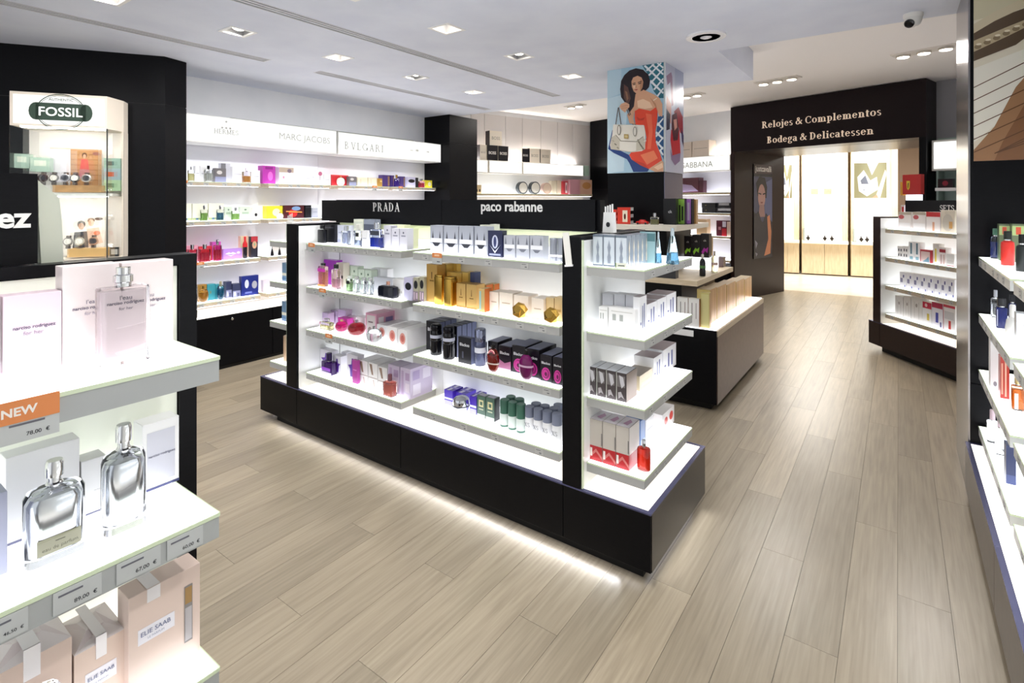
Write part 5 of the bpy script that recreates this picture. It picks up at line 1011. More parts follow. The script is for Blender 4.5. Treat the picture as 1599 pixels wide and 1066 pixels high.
LEF = Frame((-3.6, 2.115), (1, 0))
put(GF, ZS[1], 'left end cap shelf', (0, 0, 1), [('bluecan', 440.5, 447, 408, .05, {'d': .05, 'hmax': .13})])
put(GF, ZS[2], 'left end cap shelf', (0, 0, 1), [('bluecan', 440, 447, 465, .05, {'d': .05, 'hmax': .14})])
put(GF, ZS[3], 'left end cap shelf', (0, 0, 1), [('tube', 439.5, 447.5, 525, .05)])
# left wall
W_ = 'left wall shelf'
put(LW, ZW[0], 'top ' + W_, (285, 240, .1251), [('yelbot', 76, 155, 160, .03), ('whitec', 162, 214, 152, .08), ('whitec', 220, 330, 155, .1), ('whiteblk', 290, 388, 148, .03), ('darkph', 405, 545, 182, .05), ('tallgrey', 480, 612, 122, .12), ('whitec', 625, 752, 162, .08), ('amber', 768, 864, 178, .03), ('whitec', 872, 968, 207, .08), ('magbig', 1000, 1160, 152, .07), ('magbig', 1165, 1200, 165, .15, {'d': .05}), ('floral', 1205, 1390, 172, .06)])
put(LW, ZW[0], 'top ' + W_, (470, 240, .1376), [('whitec', 52, 118, 222, .04), ('whitec', 122, 172, 190, .1), ('rosy', 178, 252, 182, .05), ('whitec', 262, 338, 237, .05), ('redc', 347, 538, 242, .1), ('creamround', 440, 518, 252, .015), ('darkph', 547, 630, 258, .05), ('creamgift', 640, 755, 268, .05), ('creamgift', 762, 865, 272, .05), ('goldcar', 870, 922, 280, .04), ('purple', 926, 1010, 242, .12), ('purple', 1015, 1060, 245, .12), ('purpb', 1066, 1120, 240, .05), ('purple', 1126, 1195, 258, .1, {'desc': 'violet carton'}), ('lilaco', 1206, 1300, 265, .06), ('blkc', 1306, 1332, 272, .05), ('pinkglass', 1342, 1408, 285, .04), ('yelc', 1415, 1488, 302, .05, {'desc': 'pale gold yellow carton'})])
put(LW, ZW[1], 'second ' + W_, (285, 305, .1376), [('creamc', 28, 104, 92, .1), ('creamc', 112, 288, 95, .1), ('creamc', 296, 478, 92, .1), ('greenb', 212, 294, 115, .03), ('bluegb', 396, 474, 115, .03), ('mint', 482, 562, 130, .08), ('greenb', 566, 654, 138, .03), ('mint', 658, 782, 130, .08), ('sachet', 788, 878, 80, .05), ('yelc', 956, 1145, 120, .1), ('creamround', 1090, 1162, 188, .02), ('darkred', 1150, 1380, 112, .08), ('blkc', 1392, 1468, 112, .07), ('greyc', 1474, 1535, 142, .05)])
put(LW, ZW[2], 'third ' + W_, (285, 355, .1126), [('pinkc', 35, 218, 255, .12), ('pinkglass', 90, 214, 240, .03), ('redflo', 225, 410, 262, .12), ('pinkglass', 252, 395, 235, .03), ('mag2', 378, 556, 200, .12), ('pinkglass', 452, 552, 168, .04), ('lips', 562, 842, 295, .08), ('peach', 808, 945, 120, .12), ('redblack', 852, 914, 128, .05), ('heartblk', 952, 1045, 126, .07), ('board', 1248, 1448, 190, .14), ('blkcone', 1232, 1280, 272, .05), ('blkcone', 1336, 1380, 275, .05)])
put(LW, ZW[3], 'bottom ' + W_, (285, 410, .1126), [('goldcar', 216, 338, 305, .1), ('goldglobe', 245, 390, 325, .01), ('teal', 342, 458, 298, .1), ('teal', 463, 528, 300, .1), ('tealb', 502, 602, 262, .02), ('speck', 606, 694, 262, .09), ('speck', 698, 805, 292, .07), ('navybig', 818, 1055, 182, .06), ('lilacbox', 1122, 1235, 240, .1), ('lilbot', 1262, 1350, 325, .04)])
put(LW, .508, 'left wall base top', (0, 0, 1), [('clrb', 296, 309, 413, -.1, {'desc': 'tall clear display bottle', 'hmax': .36})])
# ------------------------------------------------------------------ near left stand: large items
def hero_silver(w, h, d, band, txt):
    """chrome flask inside a thick clear glass shell"""
    hb = h*.74; gl = G('#f6f9f9', .0)
    o = MB().stack([(0, w*.97, d, .012), (.004, w, d*1.04, .014), (hb*.9, w, d*1.04, .02), (hb*.97, w*.9, d*.94, .02), (hb, w*.55, d*.7, .012)], gl, 0, d/2, 5).build('perfume_bottle')
    inn = MB().stack([(hb*.09, w*.74, d*.62, .012), (hb*.12, w*.8, d*.68, .014), (hb*.8, w*.8, d*.68, .016), (hb*.88, w*.7, d*.62, .016), (hb*.95, w*.2, d*.3, .01)], SILV, 0, d/2, 5).build('chrome_core', o)
    MB().lathe([(d*.26, hb), (d*.3, hb + h*.02), (d*.22, hb + h*.05), (d*.22, hb + h*.1)], CHROME, 20, 0, d/2).build('collar', o)
    MB().lathe([(d*.3, hb + h*.1), (d*.3, h*.97), (d*.26, h)], CHROME, 20, 0, d/2).build('spray_cap', o)
    if txt:
        lb = MB().box(-w*.32, w*.38, d*.12, d*.15, hb*.12, hb*.34, M('#b9b596', .4)).build('label', o)
        put_text(text_mesh('eau de parfum', M('#5a5848', .5)), o, w*.03, -d*.03, hb*.2, width=w*.58); Box('print_mark', -w*.05, w*.11, -d*.031, -d*.03, hb*.28, hb*.292, M('#5a5848', .5), o)
    return o
def hero_clear(w, h, d):
    hb = h*.8; o = MB().stack([(0, w*.97, d, .004), (.003, w, d, .005), (hb - .003, w, d, .005), (hb, w*.97, d*.94, .004)], G('#fbf8f8', .0), 0, d/2, 3).build('perfume_bottle')
    MB().stack([(.012, w*.86, d*.6, .006), (hb*.95, w*.86, d*.6, .006)], M('#e6d9dc', .15), 0, d/2, 3).build('inner_flask', o)
    MB().lathe([(.0125, hb), (.0125, hb + h*.04), (.015, hb + h*.05), (.015, hb + h*.12), (.011, hb + h*.13), (.011, h)], CHROME, 20, 0, d/2).build('spray_cap', o)
    for t, z, ww, b in (("l'eau", .86, .24, 0), ('narciso rodriguez', .79, .74, .014), ('for her', .72, .28, 0)): put_text(text_mesh(t, M('#3a3350', .5), b), o, 0, d*.17, hb*z, width=w*ww)
    return o
def place(ob, F, a, b, z, desc, cat, label):
    ob.location = F.pt(a, b, z + .0006); ob.rotation_euler = (0, 0, F.rz); tag(ob, label, cat)
    return ob
def wide_carton(F, pl, pr, pyT, b, z, d, col, label, texts, name='carton', prints=()):
    a0, a1 = F.a(pl, b), F.a(pr, b); w = a1 - a0; h = F.z((pl + pr)/2, pyT, b) - z
    o = carton(w*.99, d, h, col, list(prints), rough=.22, bev=.0012, name=name)
    for t, u, v, ww, c, bo in texts: put_text(text_mesh(t, M(c, .5), bo), o, (u - .5)*w, -.0012, v*h, width=ww*w)
    return place(o, F, (a0 + a1)/2, b, z, None, 'box', label)
NR = lambda s=1: [('narciso rodriguez', .52, .58, .72, '#3a2f55', .014), ('for her', .5, .51, .34, '#8d7f95', 0), ('eau de parfum', .5, .07, .3, '#9a92a4', 0)]
wide_carton(LS, 4, 97, 459, .155, ZS[0], .035, '#e3cfd8', 'pale pink carton standing front left on the nearest stand top shelf', NR())
wide_carton(LS, -95, 1, 466, .155, ZS[0], .035, '#e3cfd8', 'pale pink carton cut off by the left picture edge', NR())
NL = [("l'eau", .5, .62, .2, '#57506b', 0), ('narciso rodriguez', .5, .555, .66, '#3a2f55', .014), ('for her', .5, .5, .26, '#8d8398', 0), ('eau de toilette', .5, .07, .3, '#a59eaa', 0)]
wide_carton(LS, 97, 187, 414, .155, ZS[0], .04, '#e9dedc', 'tall cream carton behind the clear bottle, left one of two', NL)
wide_carton(LS, 190, 271, 408, .155, ZS[0], .04, '#e9dedc', 'tall cream carton behind the clear bottle, right one of two', NL)
b_ = .085; a0, a1 = LS.a(158, b_), LS.a(236, b_)
place(hero_clear(a1 - a0, LS.z(196, 419, b_) - ZS[0], .034), LS, (a0 + a1)/2, b_, ZS[0], None, 'bottle', 'clear square bottle with a chrome spray cap on the nearest stand top shelf')
# second shelf
for pl, pr, pt, lab, tx in ((41, 138, 724, 'low chrome flask bottle with an olive label on the nearest stand', True), (165, 233, 667, 'tall chrome flask bottle on the nearest stand', False)):
    b_ = .075; a0, a1 = LS.a(pl, b_), LS.a(pr, b_); hero = hero_silver(a1 - a0, LS.z((pl + pr)/2, pt, b_) - ZS[1], .04, None, tx); place(hero, LS, (a0 + a1)/2, b_, ZS[1], None, 'bottle', lab)
wide_carton(LS, 8, 125, 700, .185, ZS[1], .04, '#f1f1f0', 'plain white carton behind the low chrome flask', [], prints=[('fq', 0, 0, 1, .03, '#6a6c88')])
wide_carton(LS, 127, 166, 716, .185, ZS[1], .04, '#efefee', 'narrow white carton between the two chrome flasks', [('eau de parfum', .7, .42, .4, '#7a7a80', 0)], prints=[('fq', 0, 0, 1, .03, '#6a6c88')])
wide_carton(LS, 222, 280, 657, .185, ZS[1], .045, '#f3f3f2', 'white carton with a silver panel behind the tall chrome flask', [('narciso rodriguez', .52, .5, .72, '#4a4c66', .008)], prints=[('fq', .12, .1, .88, .86, '#cfd0da'), ('fq', 0, 0, 1, .04, '#4a4e78')])
wide_carton(LS, -40, 12, 775, .10, ZS[1], .04, '#a9adc4', 'grey blue carton at the left edge of the nearest stand second shelf', [])
# third shelf: gift cartons
def gift(F, pl, pr, pyT, b, z, d, label):
    a0, a1 = F.a(pl, b), F.a(pr, b); w = a1 - a0; h = F.z((pl + pr)/2, pyT, b) - z
    o = carton(w*.985, d, h*.9, '#dcc6b8', [('fq', .2, .36, .8, .62, '#eceaf0')], rough=.3)
    lid = MB(); P = M('#ece3e2', .35); h0, h1 = h*.9, h
    c = [(-w*.49, 0, h0), (w*.49, 0, h0), (w*.49, d, h0), (-w*.49, d, h0)]; ap = [(-w*.16, d*.3, h1), (w*.2, d*.34, h1 - .004), (w*.17, d*.7, h1), (-w*.2, d*.66, h1 - .003)]
    lid.face(ap, P)
    for i in range(4): lid.face([c[i], c[(i+1) % 4], ap[(i+1) % 4]], P); lid.face([c[i], ap[(i+1) % 4], ap[i]], M('#e2d6d6', .35))
    lid.build('folded_lid', o)
    rb = MB(); rb.box(-w*.1, w*.1, -.0015, d, h1, h1 + .0012, M('#f4f0f0', .3)); rb.box(-w*.1, w*.1, -.0018, 0.0, h*.7, h1 + .0012, M('#f4f0f0', .3)); rb.build('ribbon', o)
    put_text(text_mesh('ELIE SAAB', M('#5a6488', .5), .004), o, 0, -.0014, h*.9*.52, width=w*.5); put_text(text_mesh('LE PARFUM', M('#8a90a8', .5)), o, 0, -.0014, h*.9*.42, width=w*.26)
    return place(o, F, (a0 + a1)/2, b, z, None, 'gift box', label)
gift(LS, -20, 113, 1012, .085, ZS[2], .105, 'blush gift carton with a white ribbon at the bottom left corner')
gift(LS, 115, 198, 992, .085, ZS[2], .105, 'blush gift carton with a white ribbon beside the tall blush carton')
o = wide_carton(LS, 200, 313, 907, .065, ZS[2], .05, '#e0cbbf', 'tall blush carton with a slot window on the nearest stand third shelf', [('ELIE SAAB', .36, .56, .4, '#5a6488', .004), ('LE PARFUM', .36, .5, .22, '#8a90a8', 0)], prints=[('fq', .12, .46, .62, .62, '#eceaf0'), ('fq', .24, .86, .42, 1.0, '#f4f0f0'), ('tq', .24, 0, .42, 1, '#f4f0f0'), ('fq', .76, .2, .88, .82, '#8f8a88'), ('fq', .77, .62, .87, .8, '#a8875a'), ('fq', .77, .22, .87, .58, '#b9b4b6')])
st = MB()
R_ = [[(s*.03*math.cos(2*math.pi*(j + of)/8), .03 + s*.03*math.sin(2*math.pi*(j + of)/8), z) for j in range(8)] for s, z, of in ((.4, 0, 0), (.8, .03, .5), (1, .06, 0), (.9, .09, .5), (.5, .11, 0))]
st.rings(R_, G('#faf6f8', .0), smooth=False); so = st.build('perfume_bottle'); place(so, LS, LS.a(78, .03), .02, ZS[2], None, 'bottle', 'cut crystal bottle in front of the corner gift carton')
# tester strip holders standing on the gondolas
def holder(X, Y, z, w, h, rz, label):
    o = sachet(w, h); o.location = (X, Y, z); o.rotation_euler = (0, 0, rz); tag(o, label, 'holder', 'tester strip holders')
_p = SF.pt((SF.a(64) + SF.a(104))/2, .03, 1.4305)
hm = M('#dfe4d4', .3, trans=.35); hw = SF.a(104) - SF.a(66)
o = MB().rings([[(-hw*.42, -.015, 0), (hw*.5, -.015, 0), (hw*.5, .015, 0), (-hw*.42, .015, 0)], [(-hw*.5, -.012, .08), (hw*.45, -.012, .08), (hw*.45, .012, .08), (-hw*.5, .012, .08)], [(-hw*.52, -.01, .158), (hw*.36, -.01, .125), (hw*.36, .01, .125), (-hw*.52, .01, .158)]], hm, smooth=False).build('strip_holder'); o.location = _p; o.rotation_euler = (0, 0, SF.rz)
tag(o, 'frosted strip holder on the nearest stand beside the watch showcase', 'holder', 'tester strip holders')
holder(-1.155, 2.41, 1.3925, .062, .142, 0, 'white strip holder on the right end of the central gondola')
holder(-3.46, 2.13, 1.2635, .085, .2, .0, 'white strip holder on the left end of the central gondola')
# blotter clipped on the right upright
bl = MB().box(-.016, .016, -.004, -.001, 0, .145, M('#f1efe8', .5)).build('blotter_card', None, (-1.172, 2.058, 1.265)); bl.rotation_euler = (0, math.radians(-7), 0); tag(bl, 'white blotter card leaning on the right black upright', 'card')
Box('clip', -.02, .02, -.008, -.001, -.004, .004, WHITE, bl)

# ------------------------------------------------------------------ right wall unit
RX = Frame((.333, 0), (1, 0))            # b is the distance into the shop
put(RX, ZS[0], 'top right wall shelf', (1479, 330, .1688), [('rblue', 402, 498, 160, 3.54), ('rred', 500, 635, 185, 3.2), ('rblk', 640, 770, 215, 2.96), ('rtin', 480, 590, 118, 3.45), ('rtin', 600, 720, 118, 3.4)], None)
put(RX, ZS[1], 'second right wall shelf', (1479, 330, .1688), [('rclr', 405, 500, 732, 3.53), ('rnavy', 455, 562, 808, 3.25), ('rwhite', 540, 690, 870, 3.02), ('rsil', 640, 740, 945, 2.9), ('rnavy', 570, 640, 770, 3.4)], None)
put(RX, ZS[2], 'third right wall shelf', (1479, 480, .1688), [('rwc', 400, 488, 300, 3.27), ('rpat', 492, 575, 462, 3.15), ('rora', 598, 720, 640, 3.0)], None)
put(RX, ZS[3], 'bottom right wall shelf', (1479, 640, .1688), [('rpink', 370, 480, 10, 3.4), ('rpink', 445, 540, 60, 3.26), ('rnv', 545, 640, 335, 2.95)], None)
# ------------------------------------------------------------------ far right stand
put(RS, ZS[0], 'top far right shelf', (1380, 320, .1126), [('bag', 200, 380, 98, .05), ('bag', 402, 582, 98, .05), ('redtop', 588, 785, 98, .05), ('sand', 792, 985, 72, .05)])
put(RS, ZS[1], 'second far right shelf', (1380, 320, .1126), [('dots4', 190, 260, 572, .05), ('dots4', 266, 335, 572, .05), ('twin', 345, 420, 512, .05), ('twin', 426, 500, 518, .05), ('redfr', 506, 650, 622, .04), ('yelw', 656, 765, 535, .06), ('redst', 768, 862, 592, .05), ('plainlow', 868, 980, 680, .04)])
put(RS, ZS[2], 'third far right shelf', (1380, 420, .1313), [('blueletters', 190 + i*82, 268 + i*82, 38 + i*12, .06) for i in range(8)])
put(RS, ZS[3], 'bottom far right shelf', (1380, 420, .1313), [('sketch', 135, 230, 322, .06), ('sketch', 236, 320, 328, .06), ('sketch', 326, 455, 335, .06), ('redcap', 462, 568, 395, .05), ('bluebot', 572, 702, 402, .05), ('redline', 708, 850, 432, .05)])
# ------------------------------------------------------------------ island
IB = Frame((-1.87, 4.13), (1, 0)); IA = Frame((-1.87, 4.03), (1, 0)); ID = Frame((-1.075, 4.85), (0, 1)); IX = Frame((-1.87, 0), (1, 0))
put(IB, 1.3525, 'upper island tier', (930, 200, .1595), [('redchk', 166, 205, 797, .1), ('redchk', 212, 342, 776, .08), ('olive', 532, 608, 832, .1)])
put(IX, 1.3525, 'upper island tier', (930, 200, .1595), [('blkbook', 662, 788, 690, 4.33, {'d': .06}), ('grnbook', 792, 872, 690, 4.42), ('purbook', 878, 948, 692, 4.5), ('tanset', 952, 985, 698, 4.56, {'d': .05})], None)
rb_ = Box('riser', -1.535, -1.30, 4.72, 4.95, .9525, 1.055, GLOW); tag(rb_, 'luminous white riser block under the brown cartons on the island', 'riser')
put(IX, 1.0555, 'middle island tier', (1040, 300, .1313), [('ckg', 215, 305, 522, 4.74), ('ckg', 312, 408, 508, 4.74), ('ckm', 413, 513, 495, 4.74)], None)
put(IX, .953, 'middle island tier', (1040, 300, .1313), [('blkspray', 388, 460, 740, 4.3), ('clrspray', 526, 605, 705, 4.6), ('dkbox', 612, 680, 775, 5.0), ('tantube', 505, 552, 345, 4.99)], None)
db = Box('riser', -1.56, -1.38, 4.05, 4.12, .9525, 1.03, M('#2c2c30', .3)); tag(db, 'dark riser block at the front of the island shelf', 'riser')
put(ID, .6005, 'island base', (1000, 430, .2157), [('tanset', 505, 552, 85, .1, {'d': .1}), ('tanset', 556, 622, 75, .1), ('tanset', 626, 690, 55, .1), ('tanset', 694, 750, 35, .1), ('tanset', 754, 805, 18, .1)])
put(IA, .6005, 'island base', (1000, 430, .2157), [('olivegold', 435, 500, 105, .06, {'d': .05}), ('whitebig', 265, 345, 160, .03), ('whitebig', 348, 425, 168, .03)])
# red model car on the upper tier
cr_ = MB().stack([(0, .105, .045, .012), (.012, .11, .048, .014), (.02, .1, .044, .014), (.022, .06, .036, .01), (.034, .04, .03, .01)], M('#c8241c', .2), 0, 0, 4).build('model_car', None, IB.pt(IB.a(1003.5, .12), .12, 1.3575), 0); tag(cr_, 'small red model car on the upper island tier', 'model car')
for sx in (-.034, .034):
    for sy in (-.021, .021):
        wh = MB().lathe([(.009, -.004), (.009, .004)], M('#151515', .5), 12).build('wheel', cr_, (sx, sy, .004)); wh.rotation_euler = (math.pi/2, 0, 0)
# ------------------------------------------------------------------ rear walls
put(VX, 2.1755, 'lit ledge, rear left', (735, 180, .1376), [('bossc', 105, 182, 335, .04, {'d': .12}), ('bossb', 186, 306, 340, .03, {'d': .12}), ('bossb', 314, 428, 350, .03, {'d': .12}), ('bossc', 668, 785, 378, .03, {'d': .12}), ('bossc', 792, 908, 388, .03, {'d': .12})])
put(VX, 2.1755, 'lit ledge, rear left', (735, 180, .1376), [('bossb', 583, 662, 378, .03, {'d': .12})])
bh = [i for i in ITEMS if i[2] == 'lit ledge, rear left' and i[1].startswith('black')][0][0]
zt_ = bh.location.z + max(v.co.z for v in bh.data.vertices) + .001
put(VX, zt_, 'lit ledge, rear left', (735, 180, .1376), [('bossc', 215, 355, 178, .03, {'d': .12, 'desc': 'cream gift cube with a black left side stacked on top'})])
put(VX, ZB, 'rear left shelf', (735, 180, .1376), [('oven', 50, 122, 790, .05), ('hatbox', 530, 660, 752, .06), ('hatbox', 680, 790, 752, .05), ('hatboxr', 820, 915, 765, .05), ('creamgift', 918, 975, 745, .1), ('creamgift', 980, 1040, 740, .1), ('redgift', 1050, 1120, 748, .05), ('pinkgift', 1125, 1378, 722, .0, {'d': .2})])
put(AR, 2.2705, 'ledge right of the column', (1040, 200, .2439), [('dgbox', 60, 163, 75, .06), ('dgbox', 168, 275, 68, .03)])
Q_ = (1040, 200, .2439); RN = 'rear wall shelf'
put(AR, ZR[0], 'top ' + RN, Q_, [('plum', 100, 208, 318, .05), ('plumS', 210, 238, 335, .06)])
put(AR, ZR[1], 'second ' + RN, Q_, [('blkgift', 230, 318, 510, .05), ('blkgiftw', 322, 430, 512, .05)])
put(AR, ZR[1] + AR.z(1100, 200 + 510*.2439, .05) - ZR[1] + .002, 'second ' + RN, Q_, [('blkgift', 228, 315, 478, .05, {'desc': 'upper flat black gift box'}), ('blkgiftw', 330, 412, 478, .05, {'desc': 'upper black gift box with a white sleeve'})])
put(AR, ZR[2], 'third ' + RN, Q_, [('kraft', 195, 262, 570, .04), ('plumred', 322, 388, 592, .05), ('blush', 390, 430, 600, .05)])
# boxes in the niche right of the arch
put(AR, AR.z(1475, 293, .08), 'niche right of the arch', (1340, 200, .1501), [('dkred', 828, 985, 528, .1)])
for i in (0,):
    o = carton(.08, .06, .06, '#2a3a40', []); o.location = AR.pt(2.52, .2, 1.3505); o.rotation_euler = (0, 0, AR.rz); tag(o, 'small dark box at the niche corner right of the arch', 'box')
# red emblem display in front of the arch
fs = empty('display_stand', (.13, 7.49, 0), -math.radians(17.75) - .25); tag(fs, 'slim display stand with a red header and yellow shield', 'display stand')
MB().lathe([(.12, 0), (.12, .012), (.02, .02), (.012, .03), (.012, 1.55)], M('#f2f2f2', .3), 16).build('pole', fs)
hd_ = Box('header', -.09, .10, -.03, .03, 1.62, 1.84, M('#c4231f', .35), fs); Box('yellow_edge', -.115, -.09, -.03, .03, 1.61, 1.76, M('#e8a83a', .4), hd_)
sh_ = MB(); sh_.face([(-.045, -.031, 1.69), (-.03, -.031, 1.665), (-.015, -.031, 1.69), (-.012, -.031, 1.77), (-.048, -.031, 1.77)], M('#f0d23a', .4)); sh_.face([(-.036, -.0315, 1.69), (-.028, -.0315, 1.69), (-.024, -.0315, 1.75), (-.034, -.0315, 1.745)], M('#1c1a14', .5)); sh_.build('shield', hd_)
Box('lit_panel', -.06, .09, -.02, .02, 1.38, 1.615, M('#eef0ff', .4, emit=2.0), fs); tg_ = Box('red_plate', -.115, -.075, -.02, .0, 1.36, 1.5, M('#e8dcdc', .4), fs); Box('red_mark', -.105, -.085, -.021, -.02, 1.4, 1.48, M('#d0303a', .4), tg_)
# ------------------------------------------------------------------ posters
def poster(name, w, h, layers, frame=None):
    mb = MB()
    for k, (c, pts) in enumerate(layers):
        m = M(c, .22) if isinstance(c, str) else c
        mb.face([((u - .5)*w, -.002 - .00015*k, (1 - v)*h) for u, v in reversed(pts)], m)
    mb.box(-w/2, w/2, -.0015, .008, 0, h, M(frame or '#e6ecec', .3))
    return mb.build(name)
def rect(c, u0, v0, u1, v1): return (c, [(u0, v0), (u1, v0), (u1, v1), (u0, v1)])
def ell(c, u, v, a, b, n=18): return (c, [(u + a*math.cos(2*math.pi*i/n), v + b*math.sin(2*math.pi*i/n)) for i in range(n)])
def clipbar(c, u0, v0, u1, v1, t, dx): return (c, [(u0, v0), (u0 + t, v0), (u1 + t, v1), (u1, v1)])
def pq(x, y):
    u = (x - 38)/432.0; t = 85 - 60*u; return (min(1, max(0, u)), min(1, max(0, (y - t)/(880 - 18*u - t))))
def pg(c, *xy): return (c, [pq(xy[i], xy[i+1]) for i in range(0, len(xy), 2)])
def bar(c, x0, y0, x1, y1, w):
    L_ = math.hypot(x1 - x0, y1 - y0); nx, ny = -(y1 - y0)/L_*w/2, (x1 - x0)/L_*w/2
    return pg(c, x0 + nx, y0 + ny, x1 + nx, y1 + ny, x1 - nx, y1 - ny, x0 - nx, y0 - ny)
def el(c, x, y, rx, ry, n=16): return (c, [pq(x + rx*math.cos(2*math.pi*i/n), y + ry*math.sin(2*math.pi*i/n)) for i in range(n)])
SK, SKd, SKl, DR, HR, NV, WB = '#d9a583', '#bd8766', '#efc9a6', '#e2472c', '#241a20', '#24407f', '#e6ecf0'
L1 = [rect('#a9cbdd', 0, 0, 1, 1), pg('#c6dde8', 38, 300, 200, 260, 170, 860, 38, 880), pg('#bcd6e3', 38, 85, 150, 70, 150, 260, 38, 300)]
L1 += [pg('#2f6f80', 312, 47, 470, 25, 470, 300, 440, 300, 400, 250, 372, 170, 345, 100), pg('#2a5482', 430, 440, 470, 430, 470, 770, 440, 700, 412, 620, 424, 500)]
for q in ((330, 48, 470, 185), (385, 38, 470, 118), (372, 165, 470, 262), (425, 28, 470, 68), (424, 490, 470, 538), (414, 560, 470, 612), (414, 630, 470, 690), (440, 695, 470, 735)): L1.append(bar(WB, *q, 17))
for q in ((400, 35, 345, 88), (452, 28, 362, 125), (470, 78, 375, 185), (470, 150, 400, 235), (470, 225, 425, 285), (470, 455, 424, 510), (470, 525, 414, 595), (470, 600, 414, 668), (470, 675, 436, 712)): L1.append(bar(WB, *q, 13))
L1 += [pg(NV, 80, 540, 45, 690, 92, 722, 195, 768, 215, 800, 245, 866, 352, 864, 366, 842, 300, 815, 230, 770, 210, 735, 120, 690),
 pg(HR, 150, 165, 175, 120, 215, 85, 265, 68, 320, 80, 358, 118, 372, 170, 364, 215, 345, 236, 300, 262, 268, 300, 262, 345, 250, 390, 226, 416, 205, 382, 178, 330, 150, 290, 142, 230),
 pg('#5e4038', 172, 190, 205, 215, 225, 300, 206, 352, 172, 296), pg('#8a6248', 180, 240, 198, 250, 208, 300, 196, 320),
 pg(SK, 262, 268, 300, 246, 322, 238, 350, 262, 402, 288, 438, 330, 462, 384, 462, 425, 440, 442, 428, 384, 380, 396, 330, 392, 275, 386, 256, 404, 242, 470, 262, 502, 216, 492, 196, 424, 216, 410, 250, 362),
 pg(SKl, 275, 320, 320, 305, 370, 330, 392, 372, 330, 382, 280, 370),
 pg(SK, 231, 170, 244, 140, 278, 126, 308, 140, 322, 175, 316, 215, 298, 250, 270, 264, 248, 245, 235, 212), pg(SKl, 240, 196, 262, 190, 262, 222, 248, 228), pg(SKd, 300, 150, 322, 175, 316, 215, 298, 250, 296, 210),
 pg(HR, 226, 190, 232, 150, 262, 118, 300, 124, 326, 160, 330, 215, 345, 230, 366, 200, 362, 140, 320, 88, 262, 80, 214, 110, 200, 180),
 pg('#2c1d1c', 238, 184, 262, 178, 263, 184, 239, 189), pg('#3a2a26', 241, 193, 262, 188, 262, 196, 244, 199), pg('#2c1d1c', 280, 176, 309, 166, 309, 172, 281, 182), pg('#3a2a26', 283, 186, 307, 178, 306, 186, 285, 193), pg(SKd, 266, 192, 272, 218, 258, 221, 263, 214), pg('#a8584c', 251, 233, 268, 229, 283, 231, 270, 241),
 pg(SK, 316, 232, 345, 244, 406, 274, 440, 300, 462, 346, 462, 442, 436, 432, 414, 342, 370, 292, 328, 264), pg(SKd, 370, 292, 414, 342, 436, 432, 428, 400, 400, 345), bar('#e9dcc0', 396, 318, 422, 300, 6),
 pg(DR, 258, 398, 290, 379, 345, 391, 376, 398, 414, 370, 428, 402, 425, 470, 411, 560, 415, 640, 445, 720, 460, 775, 362, 842, 300, 815, 235, 772, 214, 736, 240, 700, 330, 690, 345, 600, 330, 510, 264, 502, 256, 450),
 pg('#ef6a48', 340, 415, 384, 425, 392, 560, 378, 690, 352, 690, 362, 560), pg('#c23a24', 268, 440, 300, 458, 336, 446, 320, 470, 280, 470), pg('#f07f56', 300, 735, 400, 700, 430, 760, 350, 810), pg('#c23a24', 235, 772, 300, 815, 362, 842, 330, 800),
 pg(SK, 362, 842, 460, 775, 470, 790, 470, 862, 410, 864), pg(SKl, 400, 830, 462, 795, 468, 830, 430, 850)]
for q in ((108, 505, 128, 372), (132, 368, 150, 500), (196, 385, 250, 515), (205, 378, 264, 512)): L1.append(bar('#5a463e', *q, 6))
L1 += [pg(SK, 138, 362, 152, 342, 186, 329, 216, 346, 216, 368, 196, 386, 182, 410, 150, 384), bar(SKd, 152, 362, 206, 352, 4), bar(SKd, 158, 376, 202, 372, 4), pg(SK, 205, 440, 232, 425, 262, 500, 225, 492),
 pg('#ece6d8', 90, 501, 326, 506, 339, 560, 336, 690, 310, 706, 230, 716, 70, 692, 62, 660, 80, 580), pg('#cdc5b2', 72, 602, 110, 580, 150, 626, 270, 631, 320, 592, 336, 622, 331, 696, 230, 716, 68, 691), pg('#efe9dc', 140, 632, 270, 638, 268, 704, 230, 710, 140, 698), bar('#6f675a', 110, 582, 150, 628, 4), bar('#6f675a', 150, 628, 272, 633, 4), bar('#6f675a', 272, 633, 322, 594, 4)]
for i in range(26): L1.append(el(('#8d8574', '#6b6456', '#b1a892')[i % 3], 76 + (i*37 % 56), 606 + (i*53 % 80), 5, 3, 7)); L1.append(el(('#8d8574', '#6b6456', '#b1a892')[(i + 1) % 3], 282 + (i*29 % 46), 618 + (i*47 % 74), 5, 3, 7))
L1 += [el('#5e564a', 138, 545, 14, 40), el('#ece6d8', 138, 545, 10, 34), el('#5e564a', 262, 556, 14, 38), el('#ece6d8', 262, 556, 10, 32), pg('#b79a58', 178, 576, 212, 578, 212, 612, 178, 610), pg('#d9c48c', 184, 584, 206, 586, 206, 604, 184, 602), bar('#efe9dc', 330, 630, 348, 626, 8)]
p1 = poster('advertising_poster', .52, .925, L1); p1.location = (-1.87, 4.431, 1.794); tag(p1, 'poster of a woman in a red dress holding a pale handbag on the column', 'poster')
